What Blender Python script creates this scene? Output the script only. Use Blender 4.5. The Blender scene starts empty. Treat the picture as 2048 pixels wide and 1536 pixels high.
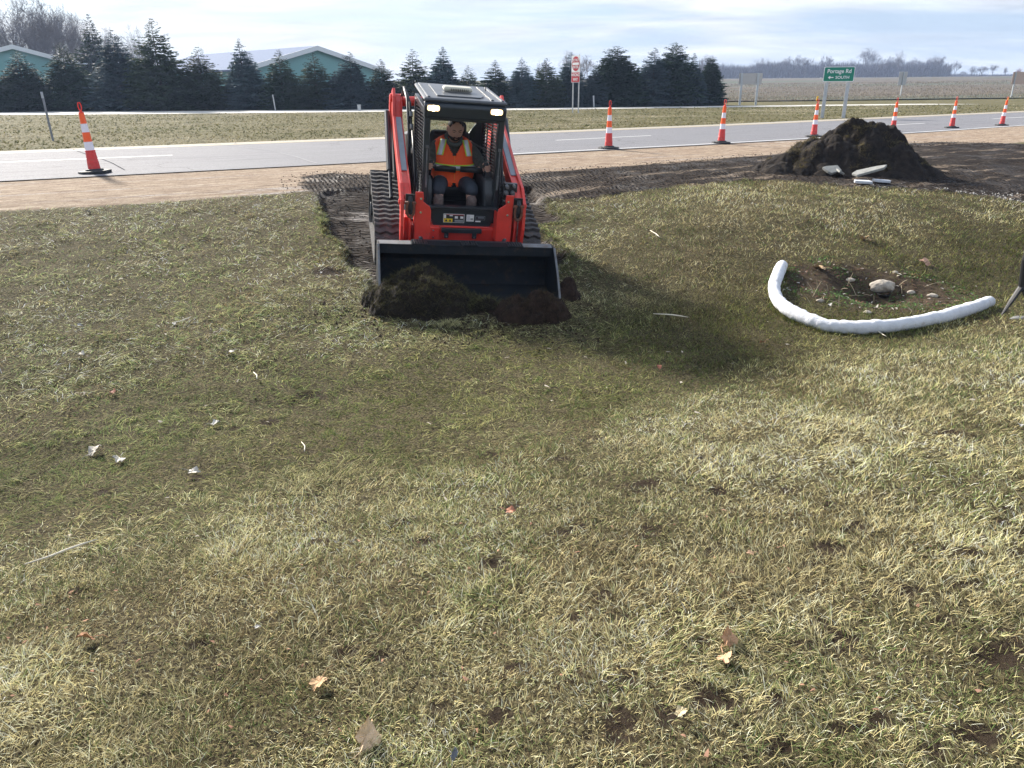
import bpy, math, random
import numpy as np
from mathutils import Vector, Matrix, Euler
R = math.radians
rng = np.random.default_rng(7)
random.seed(7)
S = bpy.context.scene
COL = S.collection

# ------------------------------------------------------------ camera, sky, sun, exposure
F = 1538.0; H = 1.42; PITCH = R(21.12); ROLL = R(0.35)
fw = np.array([0, math.cos(PITCH), -math.sin(PITCH)])
u0 = np.array([0, math.sin(PITCH), math.cos(PITCH)]); r0 = np.array([1.0, 0, 0])
rt = r0*math.cos(ROLL) - u0*math.sin(ROLL); up = u0*math.cos(ROLL) + r0*math.sin(ROLL)
CAMP = np.array([0, 0, H])
cam_d = bpy.data.cameras.new('camera'); cam = bpy.data.objects.new('camera', cam_d); COL.objects.link(cam)
cam_d.sensor_width = 36; cam_d.lens = F/2048*36; cam_d.clip_start = .05; cam_d.clip_end = 5000
m = Matrix.Identity(4)
for i in range(3):
    m[i][0] = rt[i]; m[i][1] = up[i]; m[i][2] = -fw[i]; m[i][3] = CAMP[i]
cam.matrix_world = m
S.camera = cam

SUN_EL = R(28); SUN_H = Vector((-.62, .78, 0)).normalized()      # behind and left of the loader
sd = Vector((SUN_H.x*math.cos(SUN_EL), SUN_H.y*math.cos(SUN_EL), math.sin(SUN_EL)))
sl = bpy.data.lights.new('sun', 'SUN'); sl.energy = 5.0; sl.angle = R(7.5); sl.color = (1, .93, .83)
so = bpy.data.objects.new('sun', sl); COL.objects.link(so); so.rotation_euler = sd.to_track_quat('Z', 'Y').to_euler()
W = bpy.data.worlds.new('World'); S.world = W; W.use_nodes = True
nt = W.node_tree; N = nt.nodes; L = nt.links
bg = N['Background']
sky = N.new('ShaderNodeTexSky'); sky.sky_type = 'NISHITA'; sky.sun_disc = False
sky.sun_elevation = SUN_EL; sky.sun_rotation = math.atan2(SUN_H.x, SUN_H.y); sky.air_density = 1.2; sky.dust_density = 2.0
tc = N.new('ShaderNodeTexCoord')
# thin stratus: noise on the direction flattened into a cloud deck
sep = N.new('ShaderNodeSeparateXYZ'); L.new(tc.outputs['Generated'], sep.inputs[0])
zz = N.new('ShaderNodeMath'); zz.operation = 'ADD'; zz.inputs[1].default_value = .10; L.new(sep.outputs[2], zz.inputs[0])
zc = N.new('ShaderNodeMath'); zc.operation = 'MAXIMUM'; zc.inputs[1].default_value = .05; L.new(zz.outputs[0], zc.inputs[0])
dx = N.new('ShaderNodeMath'); dx.operation = 'DIVIDE'; L.new(sep.outputs[0], dx.inputs[0]); L.new(zc.outputs[0], dx.inputs[1])
dy = N.new('ShaderNodeMath'); dy.operation = 'DIVIDE'; L.new(sep.outputs[1], dy.inputs[0]); L.new(zc.outputs[0], dy.inputs[1])
cmb = N.new('ShaderNodeCombineXYZ'); L.new(dx.outputs[0], cmb.inputs[0]); L.new(dy.outputs[0], cmb.inputs[1])
def wnoise(scale, det, sx, sy, lo, hi, rough=.6, dist=0.0):
    mp = N.new('ShaderNodeMapping'); mp.inputs['Scale'].default_value = (sx, sy, 1); mp.inputs['Rotation'].default_value = (0, 0, R(-12)); L.new(cmb.outputs[0], mp.inputs[0])
    n = N.new('ShaderNodeTexNoise'); n.inputs['Scale'].default_value = scale; n.inputs['Detail'].default_value = det
    n.inputs['Roughness'].default_value = rough; n.inputs['Distortion'].default_value = dist; L.new(mp.outputs[0], n.inputs['Vector'])
    r = N.new('ShaderNodeMapRange'); r.inputs[1].default_value = lo; r.inputs[2].default_value = hi; L.new(n.outputs[0], r.inputs[0])
    return r.outputs[0]
c1 = wnoise(.75, 9, .60, .95, .38, .62, .55, .8)
c2 = wnoise(1.9, 8, .5, .85, .34, .68, .56, .7)
# brightness toward the veiled sun
dot = N.new('ShaderNodeVectorMath'); dot.operation = 'DOT_PRODUCT'; L.new(tc.outputs['Generated'], dot.inputs[0]); dot.inputs[1].default_value = sd
gl = N.new('ShaderNodeMapRange'); gl.inputs[1].default_value = .1; gl.inputs[2].default_value = 1.0; gl.inputs[3].default_value = .0; gl.inputs[4].default_value = 1; L.new(dot.outputs['Value'], gl.inputs[0])
cc = N.new('ShaderNodeMixRGB'); cc.inputs[1].default_value = (5.6, 6.15, 7.0, 1); cc.inputs[2].default_value = (6.9, 6.85, 6.8, 1); L.new(gl.outputs[0], cc.inputs[0])
cs = N.new('ShaderNodeMixRGB'); cs.blend_type = 'MULTIPLY'; cs.inputs[0].default_value = 1; L.new(cc.outputs[0], cs.inputs[1])
rr_ = N.new('ShaderNodeMapRange'); rr_.inputs[3].default_value = .78; rr_.inputs[4].default_value = 1.12; L.new(c2, rr_.inputs[0]); L.new(rr_.outputs[0], cs.inputs[2])
mx = N.new('ShaderNodeMixRGB'); fr = N.new('ShaderNodeMapRange'); fr.inputs[3].default_value = .22; fr.inputs[4].default_value = .97; L.new(c1, fr.inputs[0]); L.new(fr.outputs[0], mx.inputs[0])
hz = N.new('ShaderNodeMixRGB'); hz.blend_type = 'MULTIPLY'; hz.inputs[0].default_value = 1; hz.inputs[2].default_value = (.54, .72, 1.05, 1)
L.new(sky.outputs[0], hz.inputs[1]); hb = N.new('ShaderNodeMixRGB'); hb.inputs[0].default_value = .6; L.new(hz.outputs[0], hb.inputs[1]); hb.inputs[2].default_value = (3.9, 5.1, 7.0, 1); L.new(hb.outputs[0], mx.inputs[1]); L.new(cs.outputs[0], mx.inputs[2])
L.new(mx.outputs[0], bg.inputs[0]); bg.inputs[1].default_value = .066
S.view_settings.view_transform = 'Standard'; S.view_settings.look = 'None'; S.view_settings.gamma = 1; S.view_settings.exposure = 1.25
S.cycles.max_bounces = 6; S.cycles.transparent_max_bounces = 8; S.cycles.volume_bounces = 0

# ------------------------------------------------------------ helpers
def tag(o, label=None, cat=None, group=None, kind=None):
    if label: o['label'] = label
    if cat: o['category'] = cat
    if group: o['group'] = group
    if kind: o['kind'] = kind
    return o
def empty(name, loc=(0, 0, 0), rz=0, label=None, cat=None, group=None):
    o = bpy.data.objects.new(name, None); COL.objects.link(o); o.location = loc; o.rotation_euler = (0, 0, rz); o.empty_display_size = .1
    return tag(o, label, cat, group)
def link(name, me, mat=None, parent=None, loc=None):
    o = bpy.data.objects.new(name, me); COL.objects.link(o)
    if mat is not None and not me.materials: me.materials.append(mat)
    if parent: o.parent = parent
    if loc is not None: o.location = loc
    return o
def npmesh(name, V, faces, smooth=False, cols=None, attrs=None):
    """V (n,3); faces = list of (k,m) int arrays of equal-sized polygons"""
    me = bpy.data.meshes.new(name); V = np.ascontiguousarray(V, dtype=np.float32)
    faces = [np.asarray(f, dtype=np.int32) for f in faces if len(f)]
    nl = sum(f.size for f in faces); nf = sum(len(f) for f in faces)
    me.vertices.add(len(V)); me.vertices.foreach_set('co', V.ravel())
    me.loops.add(nl); me.loops.foreach_set('vertex_index', np.concatenate([f.ravel() for f in faces]))
    me.polygons.add(nf)
    tot = np.concatenate([np.full(len(f), f.shape[1], dtype=np.int32) for f in faces])
    st = np.concatenate([[0], np.cumsum(tot)[:-1]]).astype(np.int32)
    me.polygons.foreach_set('loop_start', st)
    if smooth: me.polygons.foreach_set('use_smooth', np.ones(nf, dtype=bool))
    me.update(calc_edges=True)
    if cols is not None:
        a = me.color_attributes.new('Col', 'FLOAT_COLOR', 'POINT')
        c4 = np.ones((len(V), 4), dtype=np.float32); c4[:, :3] = cols; a.data.foreach_set('color', c4.ravel())
    for k, v in (attrs or {}).items():
        a = me.attributes.new(k, 'FLOAT', 'POINT'); a.data.foreach_set('value', np.asarray(v, dtype=np.float32).ravel())
    return me
class MB:
    def __init__(s): s.v = []; s.f = []
    def add(s, vs, fs):
        b = len(s.v); s.v += [tuple(map(float, p)) for p in vs]; s.f += [tuple(b+i for i in f) for f in fs]; return s
    def box(s, c, d, rot=None):
        x, y, z = d[0]/2, d[1]/2, d[2]/2
        P = [Vector((i*x, j*y, k*z)) for i in (-1, 1) for j in (-1, 1) for k in (-1, 1)]
        if rot is not None: E_ = Euler(rot).to_matrix(); P = [E_ @ p for p in P]
        return s.add([p+Vector(c) for p in P], [(0, 1, 3, 2), (4, 6, 7, 5), (0, 4, 5, 1), (2, 3, 7, 6), (0, 2, 6, 4), (1, 5, 7, 3)])
    def prism(s, poly, a0, a1, axis='x'):
        n = len(poly)
        def P(p, a): return {'x': (a, p[0], p[1]), 'y': (p[0], a, p[1]), 'z': (p[0], p[1], a)}[axis]
        vs = [P(p, a0) for p in poly]+[P(p, a1) for p in poly]
        return s.add(vs, [tuple(range(n)), tuple(range(2*n-1, n-1, -1))]+[(i, n+i, n+(i+1) % n, (i+1) % n) for i in range(n)])
    def tube(s, path, r, n=8, cap=True, flat=1.0):
        path = [Vector(p) for p in path]; k = len(path); rs = r if hasattr(r, '__len__') else [r]*k
        rings = []; prev = None
        for i, p in enumerate(path):
            t = (path[min(i+1, k-1)]-path[max(i-1, 0)]).normalized()
            a = prev if prev is not None else (Vector((0, 0, 1)) if abs(t.z) < .9 else Vector((1, 0, 0)))
            b = t.cross(a)
            if b.length < 1e-5: b = t.cross(Vector((0, 1, .1)))
            b.normalize(); a = b.cross(t).normalized(); prev = a
            rings.append([p+(a*math.cos(q)*flat+b*math.sin(q))*rs[i] for q in [2*math.pi*j/n for j in range(n)]])
        vs = [v for g in rings for v in g]
        fs = [(i*n+j, i*n+(j+1) % n, (i+1)*n+(j+1) % n, (i+1)*n+j) for i in range(k-1) for j in range(n)]
        if cap: fs += [tuple(range(n-1, -1, -1)), tuple((k-1)*n+j for j in range(n))]
        return s.add(vs, fs)
    def cyl(s, a, b, r, r2=None, n=14): return s.tube([a, b], [r, r if r2 is None else r2], n)
    def lathe(s, prof, n=16, c=(0, 0, 0), sy=1.0):
        k = len(prof)
        vs = [(c[0]+r*math.cos(2*math.pi*j/n), c[1]+sy*r*math.sin(2*math.pi*j/n), c[2]+z) for r, z in prof for j in range(n)]
        fs = [(i*n+j, i*n+(j+1) % n, (i+1)*n+(j+1) % n, (i+1)*n+j) for i in range(k-1) for j in range(n)]
        return s.add(vs, fs+[tuple(range(n-1, -1, -1)), tuple((k-1)*n+j for j in range(n))])
    def build(s, name, mat, parent=None, bevel=0, smooth=False, label=None, loc=None, kind=None):
        me = bpy.data.meshes.new(name); me.from_pydata(s.v, [], s.f); me.update()
        o = link(name, me, mat, parent, loc)
        if smooth: me.polygons.foreach_set('use_smooth', [True]*len(me.polygons))
        if bevel:
            bm = o.modifiers.new('bevel', 'BEVEL'); bm.width = bevel; bm.segments = 2; bm.limit_method = 'ANGLE'; bm.angle_limit = R(35)
        if label: o['label'] = label
        if kind: o['kind'] = kind
        return o
def lattice(shape, seed): return np.random.default_rng(seed).random(shape)
_lat = {}
def noise(x, y, s, seed=0):
    """value noise, 0..1, feature size s metres"""
    if seed not in _lat: _lat[seed] = lattice((256, 256), seed+100)
    G = _lat[seed]; X = np.asarray(x)/s+1000.3; Y = np.asarray(y)/s+1000.7
    xi = np.floor(X).astype(int); yi = np.floor(Y).astype(int); fx = X-xi; fy = Y-yi
    fx = fx*fx*(3-2*fx); fy = fy*fy*(3-2*fy); xi %= 256; yi %= 256; x1 = (xi+1) % 256; y1 = (yi+1) % 256
    return (G[xi, yi]*(1-fx)+G[x1, yi]*fx)*(1-fy)+(G[xi, y1]*(1-fx)+G[x1, y1]*fx)*fy
def fbm(x, y, s, seed=0, o=4):
    a = 0; w = 1; t = 0
    for i in range(o): a = a+w*noise(x, y, s/2**i, seed+i*7); t += w; w *= .5
    return a/t
def sstep(a, b, x): t = np.clip((x-a)/(b-a), 0, 1); return t*t*(3-2*t)
def sdist(poly, x, y):
    """signed distance to a polygon, positive inside"""
    x = np.asarray(x, float); y = np.asarray(y, float); d = np.full(x.shape, 1e9); ins = np.zeros(x.shape, bool); n = len(poly)
    for i in range(n):
        x0, y0 = poly[i]; x1, y1 = poly[(i+1) % n]; ex, ey = x1-x0, y1-y0
        t = np.clip(((x-x0)*ex+(y-y0)*ey)/(ex*ex+ey*ey+1e-12), 0, 1)
        d = np.minimum(d, np.hypot(x-x0-t*ex, y-y0-t*ey))
        c = ((y0 > y) != (y1 > y)) & (x < ex*(y-y0)/(ey if abs(ey) > 1e-9 else 1e-9)+x0); ins ^= c
    return np.where(ins, d, -d)
def pray(x, y): return fw+(x-1024)/F*rt+(768-y)/F*up
def at(x, y, z=0.0): d = pray(x, y); return CAMP+(z-H)/d[2]*d

# ------------------------------------------------------------ materials
def mat(name, col, rough=.6, metal=0, noise_amt=0, noise_scale=8, bump=0, bump_scale=60, spec=.5, emit=None, dirt=0, dirtcol=(.11, .08, .055), coat=0):
    m = bpy.data.materials.new(name); m.use_nodes = True; n = m.node_tree.nodes; l = m.node_tree.links; b = n['Principled BSDF']
    b.inputs['Base Color'].default_value = (*col, 1); b.inputs['Roughness'].default_value = rough; b.inputs['Metallic'].default_value = metal
    b.inputs['Specular IOR Level'].default_value = spec; b.inputs['Coat Weight'].default_value = coat
    t = n.new('ShaderNodeTexCoord')
    src = None
    if noise_amt or dirt:
        z = n.new('ShaderNodeTexNoise'); z.inputs['Scale'].default_value = noise_scale; z.inputs['Detail'].default_value = 6; z.inputs['Roughness'].default_value = .65
        l.new(t.outputs['Object'], z.inputs['Vector'])
        r = n.new('ShaderNodeMapRange'); r.inputs[1].default_value = .3; r.inputs[2].default_value = .7; r.inputs[3].default_value = 1-noise_amt; r.inputs[4].default_value = 1+noise_amt; l.new(z.outputs[0], r.inputs[0])
        x = n.new('ShaderNodeMixRGB'); x.blend_type = 'MULTIPLY'; x.inputs[0].default_value = 1; x.inputs[1].default_value = (*col, 1); l.new(r.outputs[0], x.inputs[2]); src = x
        if dirt:
            z2 = n.new('ShaderNodeTexNoise'); z2.inputs['Scale'].default_value = noise_scale*.7+3; z2.inputs['Detail'].default_value = 9; z2.inputs['Roughness'].default_value = .7; l.new(t.outputs['Object'], z2.inputs['Vector'])
            r2 = n.new('ShaderNodeMapRange'); r2.inputs[1].default_value = .66-dirt*.3; r2.inputs[2].default_value = .78-dirt*.3; r2.inputs[4].default_value = .75; l.new(z2.outputs[0], r2.inputs[0])
            y = n.new('ShaderNodeMixRGB'); l.new(r2.outputs[0], y.inputs[0]); l.new(x.outputs[0], y.inputs[1]); y.inputs[2].default_value = (*dirtcol, 1); src = y
            rg = n.new('ShaderNodeMapRange'); rg.inputs[3].default_value = rough; rg.inputs[4].default_value = .85; l.new(r2.outputs[0], rg.inputs[0]); l.new(rg.outputs[0], b.inputs['Roughness'])
        l.new(src.outputs[0], b.inputs['Base Color'])
    if bump:
        z = n.new('ShaderNodeTexNoise'); z.inputs['Scale'].default_value = bump_scale; z.inputs['Detail'].default_value = 5; l.new(t.outputs['Object'], z.inputs['Vector'])
        q = n.new('ShaderNodeBump'); q.inputs['Strength'].default_value = bump; q.inputs['Distance'].default_value = .02; l.new(z.outputs[0], q.inputs['Height']); l.new(q.outputs[0], b.inputs['Normal'])
    if emit: b.inputs['Emission Color'].default_value = (*emit[0], 1); b.inputs['Emission Strength'].default_value = emit[1]
    return m
def leafmat(name, trans=.35, rough=.6, col=None, vary=.25):
    """thin foliage: colour from the Col attribute (or fixed), part of the light passes through"""
    m = bpy.data.materials.new(name); m.use_nodes = True; n = m.node_tree.nodes; l = m.node_tree.links; b = n['Principled BSDF']; out = n['Material Output']
    if col is None:
        a = n.new('ShaderNodeAttribute'); a.attribute_name = 'Col'; c = a.outputs['Color']
    else:
        oi = n.new('ShaderNodeObjectInfo'); r = n.new('ShaderNodeMapRange'); r.inputs[3].default_value = 1-vary; r.inputs[4].default_value = 1+vary; l.new(oi.outputs['Random'], r.inputs[0])
        t = n.new('ShaderNodeTexCoord'); z = n.new('ShaderNodeTexNoise'); z.inputs['Scale'].default_value = 1.6; z.inputs['Detail'].default_value = 5; l.new(t.outputs['Object'], z.inputs['Vector'])
        r3 = n.new('ShaderNodeMapRange'); r3.inputs[1].default_value = .3; r3.inputs[2].default_value = .7; r3.inputs[3].default_value = .6; r3.inputs[4].default_value = 1.45; l.new(z.outputs[0], r3.inputs[0])
        q = n.new('ShaderNodeMath'); q.operation = 'MULTIPLY'; l.new(r.outputs[0], q.inputs[0]); l.new(r3.outputs[0], q.inputs[1])
        x = n.new('ShaderNodeMixRGB'); x.blend_type = 'MULTIPLY'; x.inputs[0].default_value = 1; x.inputs[1].default_value = (*col, 1); l.new(q.outputs[0], x.inputs[2]); c = x.outputs[0]
    l.new(c, b.inputs['Base Color']); b.inputs['Roughness'].default_value = rough; b.inputs['Specular IOR Level'].default_value = .06
    tr = n.new('ShaderNodeBsdfTranslucent'); l.new(c, tr.inputs[0]); mx = n.new('ShaderNodeMixShader'); mx.inputs[0].default_value = trans
    l.new(b.outputs[0], mx.inputs[1]); l.new(tr.outputs[0], mx.inputs[2]); l.new(mx.outputs[0], out.inputs[0])
    return m
class NT:
    """short-hand for building bigger materials"""
    def __init__(s, name):
        s.m = bpy.data.materials.new(name); s.m.use_nodes = True; s.n = s.m.node_tree.nodes; s.l = s.m.node_tree.links; s.b = s.n['Principled BSDF']
        s.pos = s.n.new('ShaderNodeNewGeometry').outputs['Position']
    def put(s, v, i):
        if isinstance(v, (int, float)): i.default_value = (v, v, v, 1) if i.type == 'RGBA' else v
        elif isinstance(v, tuple): i.default_value = (*v, 1) if len(v) == 3 and i.type == 'RGBA' else v
        else: s.l.new(v, i)
    def attr(s, a): x = s.n.new('ShaderNodeAttribute'); x.attribute_name = a; return x.outputs['Fac']
    def vec(s, scale=(1, 1, 1), rot=0, src=None):
        x = s.n.new('ShaderNodeMapping'); x.inputs['Scale'].default_value = scale; x.inputs['Rotation'].default_value = (0, 0, rot); s.l.new(src or s.pos, x.inputs[0])
        # rotate first, then scale
        if rot:
            x.inputs['Scale'].default_value = (1, 1, 1); y = s.n.new('ShaderNodeMapping'); y.inputs['Scale'].default_value = scale; s.l.new(x.outputs[0], y.inputs[0]); return y.outputs[0]
        return x.outputs[0]
    def noise(s, scale, det=5, rough=.6, vec=None, dist=0):
        x = s.n.new('ShaderNodeTexNoise'); x.inputs['Scale'].default_value = scale; x.inputs['Detail'].default_value = det; x.inputs['Roughness'].default_value = rough; x.inputs['Distortion'].default_value = dist
        s.l.new(vec or s.pos, x.inputs['Vector']); return x.outputs[0]
    def wave(s, scale, dist=2, det=2, vec=None, dscale=1.0, dr='X'):
        x = s.n.new('ShaderNodeTexWave'); x.bands_direction = dr; x.inputs['Scale'].default_value = scale; x.inputs['Distortion'].default_value = dist; x.inputs['Detail'].default_value = det; x.inputs['Detail Scale'].default_value = dscale
        s.l.new(vec or s.pos, x.inputs['Vector']); return x.outputs['Fac']
    def vor(s, scale, vec=None, out='Distance'):
        x = s.n.new('ShaderNodeTexVoronoi'); x.inputs['Scale'].default_value = scale; s.l.new(vec or s.pos, x.inputs['Vector']); return x.outputs[out]
    def rng(s, v, a, b, c=0.0, d=1.0):
        x = s.n.new('ShaderNodeMapRange'); s.put(v, x.inputs[0])
        for i, k in enumerate((a, b, c, d)): x.inputs[i+1].default_value = k
        return x.outputs[0]
    def mth(s, op, a, b=0.0):
        x = s.n.new('ShaderNodeMath'); x.operation = op; s.put(a, x.inputs[0]); s.put(b, x.inputs[1]); return x.outputs[0]
    def mix(s, f, a, b, mode='MIX'):
        x = s.n.new('ShaderNodeMixRGB'); x.blend_type = mode; s.put(f, x.inputs[0]); s.put(a, x.inputs[1]); s.put(b, x.inputs[2]); return x.outputs[0]
    def bump(s, h, st=.5, dist=.02):
        x = s.n.new('ShaderNodeBump'); x.inputs['Strength'].default_value = st; x.inputs['Distance'].default_value = dist; s.l.new(h, x.inputs['Height']); s.l.new(x.outputs[0], s.b.inputs['Normal'])
    def base(s, c, rough=.9, spec=.3):
        s.put(c, s.b.inputs['Base Color']); s.put(rough, s.b.inputs['Roughness']); s.b.inputs['Specular IOR Level'].default_value = spec; return s.m

RD = R(28.5)      # road direction
# ------------------------------------------------------------ terrain
_pq = np.array([-1e4, 0, 3.6, 4.6, 6.5, 8.3, 10.2, 11.1, 12.4, 13.9, 16.6, 19, 1e4])
_pz = np.array([0, 0, -.05, -.13, -.38, -.60, -.81, -.87, -.80, -.50, -.20, -.10, -.10])
_rq = np.array([-1e4, 0, 7.3, 9.0, 10.4, 11.6, 12.4, 13.6, 15, 16.6, 19, 1e4])
_rz = np.array([0, 0, -.10, -.26, -.55, -.80, -.80, -.66, -.44, -.20, -.10, -.10])
_g = np.arange(-6, 26, .05)
def _sm(a, b):
    z = np.interp(_g, a, b); k = np.hanning(25); k /= k.sum(); return np.convolve(np.pad(z, 12, 'edge'), k, 'valid')
_za, _zb = _sm(_pq, _pz), _sm(_rq, _rz)
def qof(x, y): return 16.6-(-.477*np.asarray(x)+.879*np.asarray(y))
def base_z(x, y):
    x = np.asarray(x, float); y = np.asarray(y, float); q = np.clip(qof(x, y), -5.9, 25.9)
    w = sstep(.6, 4.2, x+.15*(y-8)); z = np.interp(q, _g, _za)*(1-w)+np.interp(q, _g, _zb)*w
    d = np.hypot(x, y); z = z+4.6*sstep(66, 460, d)**.8
    return z
def hit(px, py, f=None):
    z = 0.0
    for i in range(60):
        p = at(px, py, z); z = .5*z+.5*float((f or base_z)(p[0], p[1]))
    return p
def hits(l): return [tuple(hit(*a)[:2]) for a in l]
MUD = hits([(604, 352), (660, 346), (745, 350), (1030, 348), (1200, 336), (1400, 320), (1560, 308), (1700, 290), (1880, 284), (2048, 287), (2300, 290), (2300, 420), (2048, 407), (1900, 385),
            (1800, 379), (1700, 376), (1540, 362), (1400, 370), (1250, 386), (1130, 405), (1085, 402), (1142, 440), (1068, 448), (1140, 508), (1105, 560), (1120, 640), (735, 620), (735, 548), (690, 532), (688, 486), (655, 470), (648, 430), (632, 408), (628, 388), (604, 377)])
CUT = hits([(640, 385), (745, 372), (1060, 372), (1085, 402), (1142, 440), (1068, 448), (1140, 508), (1105, 560), (1112, 625), (738, 600), (735, 548), (690, 532), (688, 486), (655, 470), (648, 430)])
SAND = hits([(-700, 388), (0, 359), (600, 329), (1060, 303), (1400, 286), (1700, 268), (2048, 246), (2500, 219), (2500, 262), (2048, 284), (1880, 300), (1700, 330), (1400, 372), (1060, 372), (600, 384), (300, 406), (0, 423), (-700, 470)])
DRAIN = hit(1745, 575); PILE = hit(1706, 345)
LM = None
HOLES = [(hit(px, py)[:2], r) for px, py, r in [(1418, 918, .10), (1290, 972, .09), (1020, 1014, .06), (1660, 1100, .09), (985, 1130, .10), (850, 1080, .08), (1810, 1190, .07), (1990, 1325, .11), (1680, 1280, .07),
        (1620, 845, .10), (1000, 1440, .05), (1560, 1500, .06), (1750, 1450, .07), (1950, 1480, .08), (1340, 1440, .05), (545, 845, .10), (620, 790, .12), (1190, 880, .09), (150, 1190, .07), (1240, 1240, .06), (690, 1310, .06), (1430, 1410, .10), (660, 545, .22), (1720, 1060, .08), (1900, 870, .1), (1300, 1060, .07), (1120, 920, .07), (1030, 1340, .06), (400, 1290, .05), (880, 1420, .05)]]
for _k in range(70):
    _px, _py = random.uniform(150, 2040)**1.0, random.uniform(770, 1530); _px = _px if random.random() < .4 else random.uniform(1100, 2040)
    HOLES.append((hit(_px, _py)[:2], random.uniform(.025, .07)))
def ground_z(x, y, detail=True):
    x = np.asarray(x, float); y = np.asarray(y, float); z = base_z(x, y); q = qof(x, y)
    nearm = sstep(3.6, 5.5, q)*sstep(60, 45, np.hypot(x, y))
    sm = sdist(MUD, x, y); sc = sdist(CUT, x, y)
    rough = .05*(fbm(x, y, 1.3, 3)-.5)+.035*(fbm(x, y, .30, 11, 3)-.5)
    z = z+nearm*rough*(1-.5*sstep(0, .2, sm))
    z = z-.115*sstep(-.05, .05, sc+.05*(noise(x, y, .16, 21)-.5))*sstep(3.6, 5.2, q)
    mm = sstep(0, .15, sm)
    z = z+mm*(.06*(fbm(x, y, .4, 33, 4)-.5)+.022*(noise(x, y, .07, 5)-.5)+.05*np.maximum(0, noise(x, y, .15, 75)-.6)*sstep(3.6, 6, q))
    # ridge of spoil along the edge of the mud
    z = z+.05*np.exp(-((sm-.02)/.07)**2)*noise(x, y, .12, 71)*sstep(3.6, 5.5, q)
    dd = np.hypot((x-DRAIN[0])/1.0, (y-DRAIN[1])/.75); z = z-.21*np.exp(-(dd/.42)**2)+.05*np.exp(-(dd/.3)**2)*(noise(x, y, .1, 6)-.5)
    for (hx, hy), r in HOLES:
        e = np.hypot(x-hx, (y-hy)*1.3)/r; z = z-.022*np.exp(-(e/.6)**2)+.018*np.exp(-((e-1.0)/.35)**2)*noise(x, y, .05, 8)
    return z
def gz(x, y): return float(ground_z(np.array([x]), np.array([y]))[0])
def axis(a, b, step, far, r=1.09):
    c = list(np.arange(a, b, step)); s = step; hi = c[-1]
    while hi < far: s = min(s*r, 40); hi += s; c.append(hi)
    s = step; lo = a; pre = []
    while lo > -far: s = min(s*r, 40); lo -= s; pre.append(lo)
    return np.array(pre[::-1]+c)
gx = axis(-8.5, 12.5, .05, 1500); gy = axis(.8, 15.5, .05, 1500); gy = gy[gy > -60]
X, Y = np.meshgrid(gx, gy); x_, y_ = X.ravel(), Y.ravel()
nx, ny = len(gx), len(gy)
idx = np.arange(nx*ny).reshape(ny, nx)
quads = np.stack([idx[:-1, :-1], idx[:-1, 1:], idx[1:, 1:], idx[1:, :-1]], -1).reshape(-1, 4)
gzv = ground_z(x_, y_)
dd = np.hypot((x_-DRAIN[0])/1.1, (y_-DRAIN[1])/.7)
hol = np.zeros_like(x_)
for (hx, hy), r in HOLES: hol = np.maximum(hol, 1.25-np.hypot(x_-hx, (y_-hy)*1.3)/(r*.75*(.7+.7*noise(x_, y_, .09, 19))))
gme = npmesh('ground', np.stack([x_, y_, gzv], 1), [quads], smooth=True, attrs={
    'mud': np.clip(sdist(MUD, x_, y_), -3, 3), 'sand': np.clip(sdist(SAND, x_, y_), -3, 3), 'cut': np.clip(sdist(CUT, x_, y_), -2, 2), 'drain': np.clip(1.05-dd, -1, 1), 'hole': np.clip(hol, -1, 1.5)})
g = NT('ground_soil')
wob = g.mth('ADD', g.mth('MULTIPLY', g.mth('SUBTRACT', g.noise(3.2, 6, .7), .5), .5), g.mth('MULTIPLY', g.mth('SUBTRACT', g.noise(16, 4, .7), .5), .22))
fm = g.rng(g.mth('ADD', g.attr('mud'), wob), -.03, .05); fs = g.rng(g.mth('ADD', g.attr('sand'), wob), -.06, .06)
fd = g.rng(g.mth('ADD', g.attr('drain'), wob), 0, .25); fh = g.mth('MULTIPLY', g.rng(g.mth('ADD', g.attr('hole'), wob), .0, .3), g.rng(g.noise(45, 5, .8), .34, .44))
turf = g.mix(g.rng(g.noise(1.3, 6, .65), .38, .62), (.070, .068, .028), (.115, .097, .05))
turf = g.mix(g.rng(g.noise(28, 6, .75), .42, .62), turf, (.18, .15, .085))
turf = g.mix(g.rng(g.noise(60, 4, .75), .46, .56), turf, (.028, .022, .014))
lng = g.vec((.35, 6, 1), -RD)
sandc = g.mix(g.rng(g.noise(1.0, 7, .7, lng), .35, .65), (.31, .235, .17), (.50, .41, .31))
sandc = g.mix(g.rng(g.noise(2.2, 8, .75, g.vec((.5, 9, 1), -RD)), .55, .68), sandc, (.23, .165, .12))
sandc = g.mix(g.rng(g.noise(.6, 4, .6, lng), .56, .68), sandc, (.42, .39, .37))
sandc = g.mix(g.rng(g.noise(3, 8, .8, g.vec((.8, 4.5, 1), -RD)), .47, .58), sandc, (.20, .14, .10))
sandc = g.mix(g.rng(g.noise(22, 5, .8), .52, .62), sandc, (.19, .135, .095))
sandc = g.mix(g.rng(g.vor(34), .05, .16, 1, 0), sandc, (.16, .12, .09))
lugs = g.mth('MULTIPLY', g.wave(4.6, 1.3, 2, g.vec((.8, 1, 1), R(-10)), 3.0, 'Y'), g.rng(g.noise(7, 4, .7, g.vec((.45, 1.6, 1), R(-10))), .36, .55))
lugs2 = g.wave(4.2, 4.0, 3, g.vec((1, .7, 1), -R(20)), 1.6, 'X')
lg = g.mix(g.rng(g.attr('cut'), -.15, .1), lugs2, lugs)
mudc = g.mix(g.rng(g.noise(1.7, 7, .7), .38, .62), (.012, .0095, .0085), (.042, .032, .026))
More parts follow.
